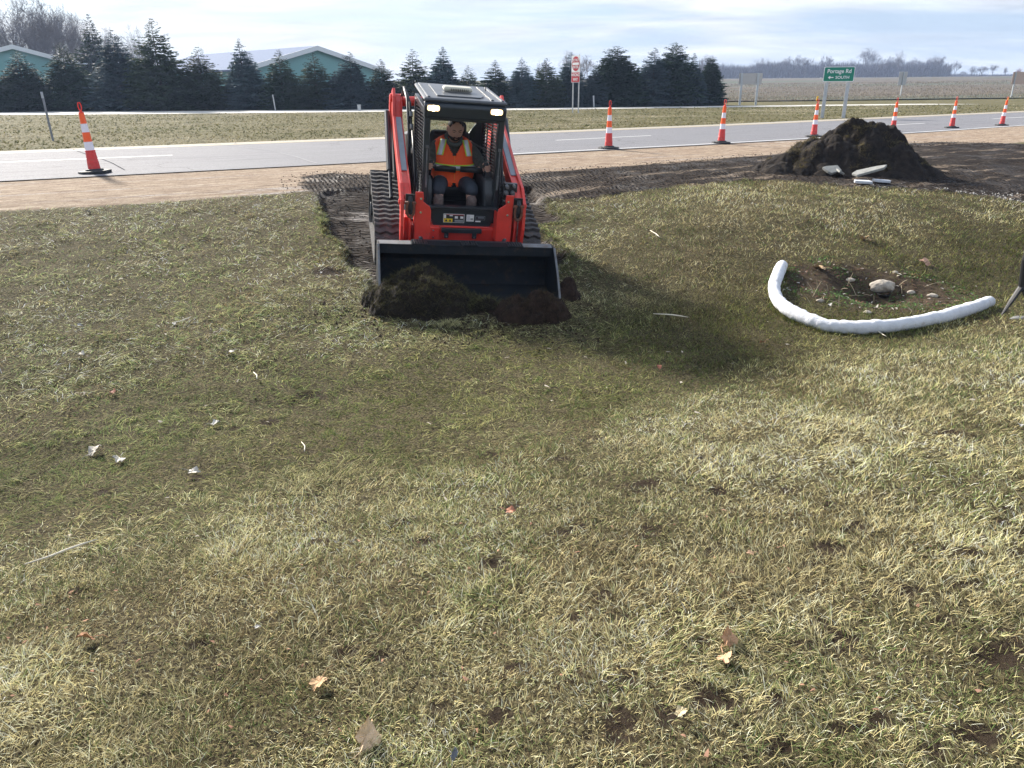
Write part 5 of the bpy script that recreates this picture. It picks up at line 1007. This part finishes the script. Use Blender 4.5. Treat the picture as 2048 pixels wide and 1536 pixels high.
# --- bucket
b = MB(); BWD = .943
inner = [(-1.24, .012), (-.80, .02), (-.60, .06), (-.50, .16), (-.47, .30), (-.52, .42), (-.62, .50)]
outer = [(-.60, .53), (-.49, .44), (-.435, .30), (-.465, .14), (-.58, .03), (-.80, -.012), (-1.22, -.010)]
b.prism(inner+outer, -BWD, BWD, 'x'); bk = part(b, 'bucket', DSTEEL, bevel=0)
b = MB(); b.box((-.0, -.70, .475), (2*BWD+.02, .018, .095), (R(-8), 0, 0)); b.box((0, -.64, .522), (2*BWD, .13, .016), (R(3), 0, 0)); part(b, 'top_rail', DSTEEL, bk, bevel=.004)
for xa, wa in ((-.78, .34), (.785, .33)): b = MB(); b.box((xa, -.645, .5325), (wa, .11, .005), (R(3), 0, 0)); part(b, 'worn_top_edge', STEEL, bk, bevel=0)
for x in (-.52, .02, .53):
    b = MB(); b.box((x, -.645, .540), (.17, .12, .010), (R(3), 0, 0)); [b.cyl((x-.07+.028*i, -.69+.03*j, .54), (x-.07+.028*i, -.69+.03*j, .556), .010, .007, 6) for i in range(6) for j in range(4)]; part(b, 'grip_plate', BLKP, bk, bevel=0)
for s in (-1, 1):
    b = MB(); b.prism([(-1.26, -.012), (-1.25, .05), (-1.02, .30), (-.74, .535), (-.58, .535), (-.45, .45), (-.42, .30), (-.45, .12), (-.57, -.012)], s*(BWD), s*(BWD+.022), 'x'); sp_ = part(b, 'bucket_side', DSTEEL, bk, bevel=.003)
    b = MB(); b.prism([(-1.268, -.01), (-1.258, .05), (-1.028, .305), (-.748, .542), (-.735, .530), (-1.015, .295), (-1.245, .045), (-1.25, -.01)], s*(BWD+.004), s*(BWD+.026), 'x'); part(b, 'worn_side_edge', STEEL, sp_, bevel=0)
b = MB(); b.box((0, -1.23, .004), (2*BWD, .14, .020)); part(b, 'cutting_edge', STEEL, bk, bevel=0)
b = MB(); b.box((0, -.40, .34), (1.15, .06, .30)); part(b, 'coupler_frame', BLKP, bevel=.01)

# --- what the bucket is pushing
def lumpmesh(nm, cx, cy, ax, ay, hgt, seed, mt, label, cat, profile, gr=0, rz=0, gcol=(.17, .15, .07), smax=.013, pw=2.6, rgh_=1.25):
    """irregular heap in loader coordinates laid over the bucket floor and the ground"""
    u, v = np.meshgrid(np.arange(-ax*1.1, ax*1.1, smax), np.arange(-ay*1.1, ay*1.1, smax)); uf, vf = u.ravel(), v.ravel()
    rr = np.hypot(uf/ax, vf/ay)*(1+.55*(fbm(uf+seed, vf, .22, seed, 4)-.5)); t_ = profile(uf/ax, vf/ay)*np.clip(1-np.abs(rr)**pw, -.3, 1)
    z = hgt*t_+np.clip(1.05-rr, 0, 1)**.5*(.5*(fbm(uf+seed*3, vf, .26, seed+1, 5)-.5)*hgt*1.6+rgh_*(.85*clods(uf+seed+5, vf+9, .14, seed)+.8*clods(uf+seed+2, vf+9, .06, seed+1)+.6*clods(uf+seed+2, vf+3, .03, seed+2)-.03))
    ii = np.arange(u.size).reshape(u.shape); q4 = np.stack([ii[:-1, :-1], ii[:-1, 1:], ii[1:, 1:], ii[1:, :-1]], -1); kf = (rr < 1.1).reshape(u.shape); q4 = q4[kf[:-1, :-1] & kf[1:, 1:] & kf[1:, :-1] & kf[:-1, 1:]]
    c_, s_ = math.cos(rz), math.sin(rz); lx, ly = cx+uf*c_-vf*s_, cy+uf*s_+vf*c_; M3 = np.array(LMAT.to_3x3()); P = np.stack([lx, ly, z], 1)@M3.T+LO
    gzz = ground_z(P[:, 0], P[:, 1]); inside = sstep(-1.25, -1.05, ly)*sstep(1.0, .94, np.abs(lx)); fl = (LO[2]+(np.stack([lx, ly, 0*lx+.02], 1)@M3.T)[:, 2]); P[:, 2] = np.maximum(gzz, fl*inside+gzz*(1-inside))+z-.02
    used = np.unique(q4); mp = -np.ones(u.size, int); mp[used] = np.arange(len(used)); o = link(nm, npmesh(nm, P[used], [mp[q4]], smooth=True), mt); tag(o, label, cat)
    if gr:
        global Vs, Qs, Ts, Cs, off
        Vs, Qs, Ts, Cs = [], [], [], []; off = 0; ok = used[(rr[used] < .97)]; kk = rng.choice(ok, gr); jx = rng.normal(0, .01, (gr, 2))
        addblades(P[kk, 0]+jx[:, 0], P[kk, 1]+jx[:, 1], rng.uniform(.04, .10, gr), rng.uniform(.003, .006, gr), 2, .55, col=np.array(gcol)*rng.uniform(.4, 1.7, (gr, 1)), z=P[kk, 2])
        link('turf_blades', npmesh('turf_blades', np.concatenate(Vs), [np.concatenate(Qs), np.concatenate(Ts)], cols=np.concatenate(Cs)), BL, o)['kind'] = 'stuff'
    return o
lumpmesh('peeled_turf', -.46, -1.12, .62, .46, .25, 21, SOIL, 'thick roll of peeled turf heaped in the left of the bucket', 'turf', lambda u, v: np.clip(1.12-.70*np.clip(u+.15, 0, 2), .22, 1), 7000, -.10, (.085, .078, .038), .013, 4.5)
lumpmesh('soil_roll', .56, -1.52, .42, .28, .17, 33, SOIL2, 'rounded roll of moist brown soil at the right front of the bucket', 'soil', lambda u, v: 1.0+.25*u, 1400, .05, (.07, .055, .03))
lumpmesh('soil_clump', 1.10, -1.02, .16, .15, .13, 45, SOIL2, 'small clump of brown soil spilled outside the right bucket side', 'soil', lambda u, v: 1+0*u, 0)
lumpmesh('torn_turf', .06, -1.33, .40, .13, .055, 63, SOIL, 'ragged low strip of torn turf along the middle of the bucket edge', 'turf', lambda u, v: 1+0*u, 2600, .04, (.10, .095, .045))
lumpmesh('turf_tuft', -.32, -1.78, .10, .08, .02, 57, SOIL, 'lone pale grass tuft standing in front of the bucket', 'turf', lambda u, v: 1+0*u, 420, 0, (.36, .34, .17))

# ------------------------------------------------------------ operator
SKIN = mat('skin', (.52, .30, .22), .55, noise_amt=.08); HAIR = mat('dark_hair', (.022, .017, .015), .8, noise_amt=.4, noise_scale=90, bump=.4); VEST = mat('hi_vis_orange_fabric', (1.0, .11, .02), .75, noise_amt=.07, noise_scale=18, bump=.5, bump_scale=22); REFL = mat('reflective_tape', (.62, .62, .66), .35, .2); LIMEY = mat('lime_tape', (.62, .85, .06), .6)
HOOD = mat('dark_camo_fabric', (.075, .080, .070), .85, noise_amt=.5, noise_scale=22, bump=.4); HOODY = mat('grey_hood_fabric', (.10, .11, .10), .85, noise_amt=.15); NAVY = mat('dark_navy_trousers', (.028, .036, .052), .8, noise_amt=.2, bump=.5, bump_scale=25); CAMO = mat('brown_camo_boots', (.13, .095, .085), .85, noise_amt=.6, noise_scale=26, bump=.3); ORZ = mat('orange_zip', (.95, .22, .02), .5)
OP = empty('person', (0, 0, 0), 0, 'seated man in orange reflective vest and dark hoodie, hands on the loader joysticks', 'person'); OP.matrix_world = LMAT
def skin(name, verts, edges, mt, par=OP, sub=2):
    me = bpy.data.meshes.new(name); me.from_pydata([v_[:3] for v_ in verts], edges, []); o = link(name, me, mt, par)
    md = o.modifiers.new('skin', 'SKIN'); md.use_smooth_shade = True; md.branch_smoothing = .6
    for i, v_ in enumerate(verts):
        r = v_[3]; me.skin_vertices[0].data[i].radius = (r, v_[4] if len(v_) > 4 else r); me.skin_vertices[0].data[i].use_root = (i == 0)
    sb = o.modifiers.new('sub', 'SUBSURF'); sb.levels = sub; sb.render_levels = sub; me.materials.clear(); me.materials.append(mt)
    dg = bpy.context.evaluated_depsgraph_get(); m2 = bpy.data.meshes.new_from_object(o.evaluated_get(dg)); o.modifiers.clear(); o.data = m2; m2.name = name
    if not m2.materials: m2.materials.append(mt)
    m2.polygons.foreach_set('use_smooth', [True]*len(m2.polygons)); return o
cx = -.025
V_ = [(cx, .72, .93, .15), (cx, .74, 1.10, .155), (cx, .72, 1.27, .15), (cx, .67, 1.36, .07), (cx, .60, 1.43, .060), (cx, .555, 1.48, .07),
      (cx-.19, .71, 1.33, .06), (cx-.27, .58, 1.16, .048), (-.345, .34, 1.13, .035), (-.350, .27, 1.14, .026), (cx+.19, .71, 1.33, .06), (cx+.285, .58, 1.16, .048), (.315, .34, 1.125, .035), (.315, .27, 1.135, .026),
      (cx-.12, .66, .93, .09), (-.235, .16, .955, .068), (-.245, .10, .70, .045), (-.245, -.02, .655, .035), (cx+.12, .66, .93, .09), (.135, .16, .955, .068), (.135, .10, .70, .045), (.135, -.02, .655, .035)]
body = skin('body', V_, [(0, 1), (1, 2), (2, 3), (3, 4), (4, 5), (2, 6), (6, 7), (7, 8), (8, 9), (2, 10), (10, 11), (11, 12), (12, 13), (0, 14), (14, 15), (15, 16), (16, 17), (0, 18), (18, 19), (19, 20), (20, 21)], SKIN)
# head: sculpted from a sphere, facing -y and tipped down
import bmesh
bm = bmesh.new(); bmesh.ops.create_uvsphere(bm, u_segments=48, v_segments=36, radius=1)
hv = np.array([v_.co[:] for v_ in bm.verts]); X_, Y_, Z_ = hv.T.copy()
P = np.stack([X_*.080*(1-.10*np.clip(-Z_, 0, 1)), Y_*.098, Z_*.125], 1)
fr_m = np.clip(-Y_, 0, 1)**1.5
def gsn(x, z, sx, sz): return np.exp(-((X_-x)/sx)**2-((Z_-z)/sz)**2)*fr_m
P[:, 1] -= .024*gsn(0, -.16, .16, .22)+.012*gsn(0, .0, .11, .22)                 # nose
P[:, 1] += .012*(gsn(-.42, .08, .22, .13)+gsn(.42, .08, .22, .13))               # eye sockets
P[:, 1] -= .009*(gsn(-.36, .27, .30, .09)+gsn(.36, .27, .30, .09))               # brow
P[:, 1] -= .008*gsn(0, -.45, .30, .07)+.007*gsn(0, -.58, .28, .06)-.006*gsn(0, -.515, .30, .03)   # lips
P[:, 1] -= .012*gsn(0, -.80, .35, .14)                                           # chin
P[:, 1] -= .004*(gsn(-.5, -.25, .22, .2)+gsn(.5, -.25, .22, .2))
P[:, 0] *= 1+.07*np.exp(-((Z_+.45)/.35)**2)                                      # jowls
for v_, p_ in zip(bm.verts, P): v_.co = p_
for s in (-1, 1):
    bmesh.ops.create_uvsphere(bm, u_segments=14, v_segments=10, radius=1, matrix=Matrix.Translation((s*.082, .012, -.005)) @ Matrix.Rotation(s*.35, 4, 'Z') @ Matrix.Diagonal((.011, .020, .034, 1)))
HM = Matrix.Translation((cx, .545, 1.535)) @ Matrix.Scale(1.10, 4) @ Matrix.Rotation(R(20), 4, 'X') @ Matrix.Rotation(R(4), 4, 'Z')
bm.transform(HM)
# fingers: four curled round each joystick and a thumb off the side
def hand(cxh, s):
    mb = MB(); mb.tube([(cxh+s*.030, .285, 1.14), (cxh+s*.034, .245, 1.165), (cxh+s*.032, .215, 1.185)], [.030, .036, .028], 10, flat=.62)
    for k, (dz, ln) in enumerate(((.052, .92), (.034, 1.0), (.015, .95), (-.002, .78))):
        z = 1.150+dz; c_ = (cxh, .205); pts_ = []
        for t in np.linspace(0, 1, 6): a_ = (-.35+(2.5*t*ln)); pts_.append((cxh+s*(.044*math.cos(a_)), .205-.044*math.sin(a_), z-.004*t))
        mb.tube(pts_, [.0105, .0105, .0100, .0095, .009, .007], 8)
    mb.tube([(cxh+s*.030, .250, 1.185), (cxh+s*.010, .238, 1.215), (cxh-s*.015, .222, 1.222), (cxh-s*.034, .205, 1.212)], [.013, .0125, .011, .009], 8); return mb
for s, cxh in ((-1, -.335), (1, .300)):
    hm_ = hand(cxh, s); base_ = [bm.verts.new(v_) for v_ in hm_.v]
    for f in hm_.f: bm.faces.new([base_[i] for i in f])
me2 = body.data; bm.from_mesh(me2); bm.to_mesh(me2); bm.free(); me2.polygons.foreach_set('use_smooth', [True]*len(me2.polygons)); me2.update()
def headbit(name, fn, mt, off_=.004, seg=(40, 30)):
    b2 = bmesh.new(); bmesh.ops.create_uvsphere(b2, u_segments=48, v_segments=36, radius=1); h2 = np.array([v_.co[:] for v_ in b2.verts]); kp = fn(*h2.T)
    for v_, p_, h_ in zip(b2.verts, P, h2): v_.co = Vector(p_)+Vector(h_)*off_
    bmesh.ops.delete(b2, geom=[v_ for v_, k_ in zip(list(b2.verts), kp) if not k_], context='VERTS'); b2.transform(HM); m_ = bpy.data.meshes.new(name); b2.to_mesh(m_); b2.free(); m_.polygons.foreach_set('use_smooth', [True]*len(m_.polygons)); o = link(name, m_, mt, OP)
    sm_ = o.modifiers.new('solid', 'SOLIDIFY'); sm_.thickness = off_; return o
headbit('hair', lambda x, y, z: ((z > .62) & (y > -.62) | (y > -.05) & (z > -.25) & ~((np.abs(x) > .8) & (np.abs(z) < .3) & (y < .25)) | (z > .30) & (np.abs(x) > .62) & (y > -.55)), HAIR, .006)
headbit('beard', lambda x, y, z: (y < .0) & (z < -.36) & ~((np.abs(x) < .20) & (z > -.60) & (z < -.46)) & (z > -.97) & ((np.abs(x) < .62) | (z < -.40)) | (y < -.4) & (z < -.33) & (z > -.44) & (np.abs(x) < .36), HAIR, .008)
b = MB()
for s in (-1, 1): b.tube([HM @ Vector((s*.012, -.098, .024)), HM @ Vector((s*.030, -.100, .036)), HM @ Vector((s*.050, -.088, .034))], [.0025, .0038, .0025], 6)
b.build('eyebrow', HAIR, OP); b = MB()
for s in (-1, 1): b.tube([HM @ Vector((s*.020, -.0915, .011)), HM @ Vector((s*.033, -.0925, .010)), HM @ Vector((s*.045, -.085, .011))], [.002, .003, .002], 6)
b.build('eye', mat('dark_eye', (.02, .015, .012), .3), OP)
skin('hoodie', [(cx, .72, .95, .19, .17), (cx, .735, 1.10, .20, .18), (cx, .72, 1.27, .185, .155), (cx, .685, 1.37, .10), (cx-.205, .71, 1.32, .085), (cx-.275, .57, 1.16, .072), (-.345, .38, 1.135, .052), (-.352, .315, 1.140, .044), (cx+.205, .71, 1.32, .085), (cx+.305, .57, 1.17, .075), (.325, .38, 1.14, .055), (.318, .315, 1.138, .045)],
     [(0, 1), (1, 2), (2, 3), (2, 4), (4, 5), (5, 6), (6, 7), (2, 8), (8, 9), (9, 10), (10, 11)], HOOD)
b = MB(); b.tube([(cx+.088*math.cos(a_), .655-.115*math.sin(a_), 1.405-.055*math.sin(a_)) for a_ in np.linspace(-.7, math.pi+.7, 18)], -.0+.024, 10); b.build('hood', HOODY, OP, smooth=True)
skin('trousers', [(cx, .70, .90, .16, .15), (cx-.13, .60, .895, .112), (-.215, .33, .935, .100), (-.240, .15, .95, .090), (-.245, .10, .86, .080), (cx+.13, .60, .895, .112), (.125, .33, .935, .100), (.145, .15, .95, .090), (.14, .10, .86, .080)], [(0, 1), (1, 2), (2, 3), (3, 4), (0, 5), (5, 6), (6, 7), (7, 8)], NAVY)
for s, xx in ((-1, -.245), (1, .14)): skin('boot', [(xx, .095, .89, .068), (xx, .09, .78, .068), (xx, .085, .68, .062), (xx, -.03, .645, .048)], [(0, 1), (1, 2), (2, 3)], CAMO)
# vest: elliptical shell with V neck, open arm holes
def vrow(z):  # half width, front depth, back depth, centre y
    zs = [.93, .98, 1.08, 1.18, 1.28, 1.36, 1.405, 1.43]; return [float(np.interp(z, zs, c_)) for c_ in ([.22, .262, .280, .272, .255, .225, .17, .12], [.300, .300, .275, .235, .185, .150, .110, .07], [.16, .19, .19, .19, .18, .15, .11, .08], [.72, .72, .72, .72, .71, .70, .69, .69])]
def vpt(a_, z, o_=0.0):
    w_, f_, bk_, yc = vrow(z); ca, sa = math.cos(a_), math.sin(a_)
    x = math.copysign(abs(ca)**.80, ca)*(w_+o_); y = -math.copysign(abs(sa)**.80, sa)*((f_ if sa > 0 else bk_)+o_)
    fold = .007*math.sin(a_*7+z*23)+.006*math.sin(a_*3-z*31)
    return (cx+x*(1+fold), yc+y*(1+fold), z-.03*(math.sin(a_)**2 if sa > 0 else .0)*sstep(1.3, .95, z))
NA, NZ = 144, 54; zs_ = np.linspace(.92, 1.428, NZ); vs = [vpt(2*math.pi*j/NA, z) for z in zs_ for j in range(NA)]; fs = []
for i in range(NZ-1):
    for j in range(NA):
        a_ = 2*math.pi*(j+.5)/NA; z = (zs_[i]+zs_[i+1])/2; x, y, _ = vpt(a_, z); ax_ = abs(x-cx)
        if y < .68 and ax_ < .010+(z-1.235)*.62 and z > 1.235: continue        # neckline
        if y < .68 and z < 1.0 and ax_ < (1.0-z)*.5-.004: continue                # notch at the hem
        if abs(math.sin(a_)) < .30 and 1.15 < z < 1.37: continue                # arm holes
        fs.append((i*NA+j, i*NA+(j+1) % NA, (i+1)*NA+(j+1) % NA, (i+1)*NA+j))
ve = MB().add(vs, fs).build('vest', VEST, OP, smooth=True); sm_ = ve.modifiers.new('solid', 'SOLIDIFY'); sm_.thickness = .008; sm_.offset = 1
def patch(name, mt, f, o_, n=14, m_=3, par=ve):
    """ribbon on the vest: f(t, s) -> (angle, z)"""
    vs = [vpt(*f(t, s), o_) for t in np.linspace(0, 1, n) for s in np.linspace(0, 1, m_)]; fs = [(i*m_+j, i*m_+j+1, (i+1)*m_+j+1, (i+1)*m_+j) for i in range(n-1) for j in range(m_-1)]
    o = MB().add(vs, fs).build(name, mt, par, smooth=True); q = o.modifiers.new('solid', 'SOLIDIFY'); q.thickness = .003; q.offset = 1; return o
def ang_at(x, z): w_ = vrow(z)[0]; c_ = max(-.999, min(.999, x/w_)); return math.acos(math.copysign(abs(c_)**(1/.80), c_))
for s in (-1, 1):
    zl, zh = 1.235, 1.405
    def fx(t, q, w=.030, s=s): z = zl+(zh-zl)*t; xc_ = .165-.045*t; return ang_at(s*(xc_-w+2*w*q), z), z
    patch('lime_border', LIMEY, lambda t, q: fx(t, q, .034), .011); patch('reflective_stripe', REFL, lambda t, q: fx(t, q, .022), .015)
patch('lime_border', LIMEY, lambda t, q: (R(14)+R(152)*t, 1.095+.055*q), .012, 40); patch('reflective_stripe', REFL, lambda t, q: (R(15)+R(150)*t, 1.105+.034*q), .016, 40)
b = MB(); b.tube([vpt(R(90), z, .012) for z in np.linspace(1.005, 1.24, 14)], .005, 6); b.build('zip', ORZ, ve)
# ------------------------------------------------------------ air
import bmesh as _b
hzm = bpy.data.materials.new('thin_haze'); hzm.use_nodes = True; hn = hzm.node_tree.nodes; hn.remove(hn['Principled BSDF']); pv = hn.new('ShaderNodeVolumePrincipled')
pv.inputs['Color'].default_value = (.50, .66, 1.0, 1); pv.inputs['Density'].default_value = .00045; pv.inputs['Anisotropy'].default_value = .2; hzm.node_tree.links.new(pv.outputs[0], hn['Material Output'].inputs['Volume'])
hzb = MB().box((0, 330, 10.5), (1500, 800, 27)).build('haze', hzm, None); tag(hzb, kind='stuff')
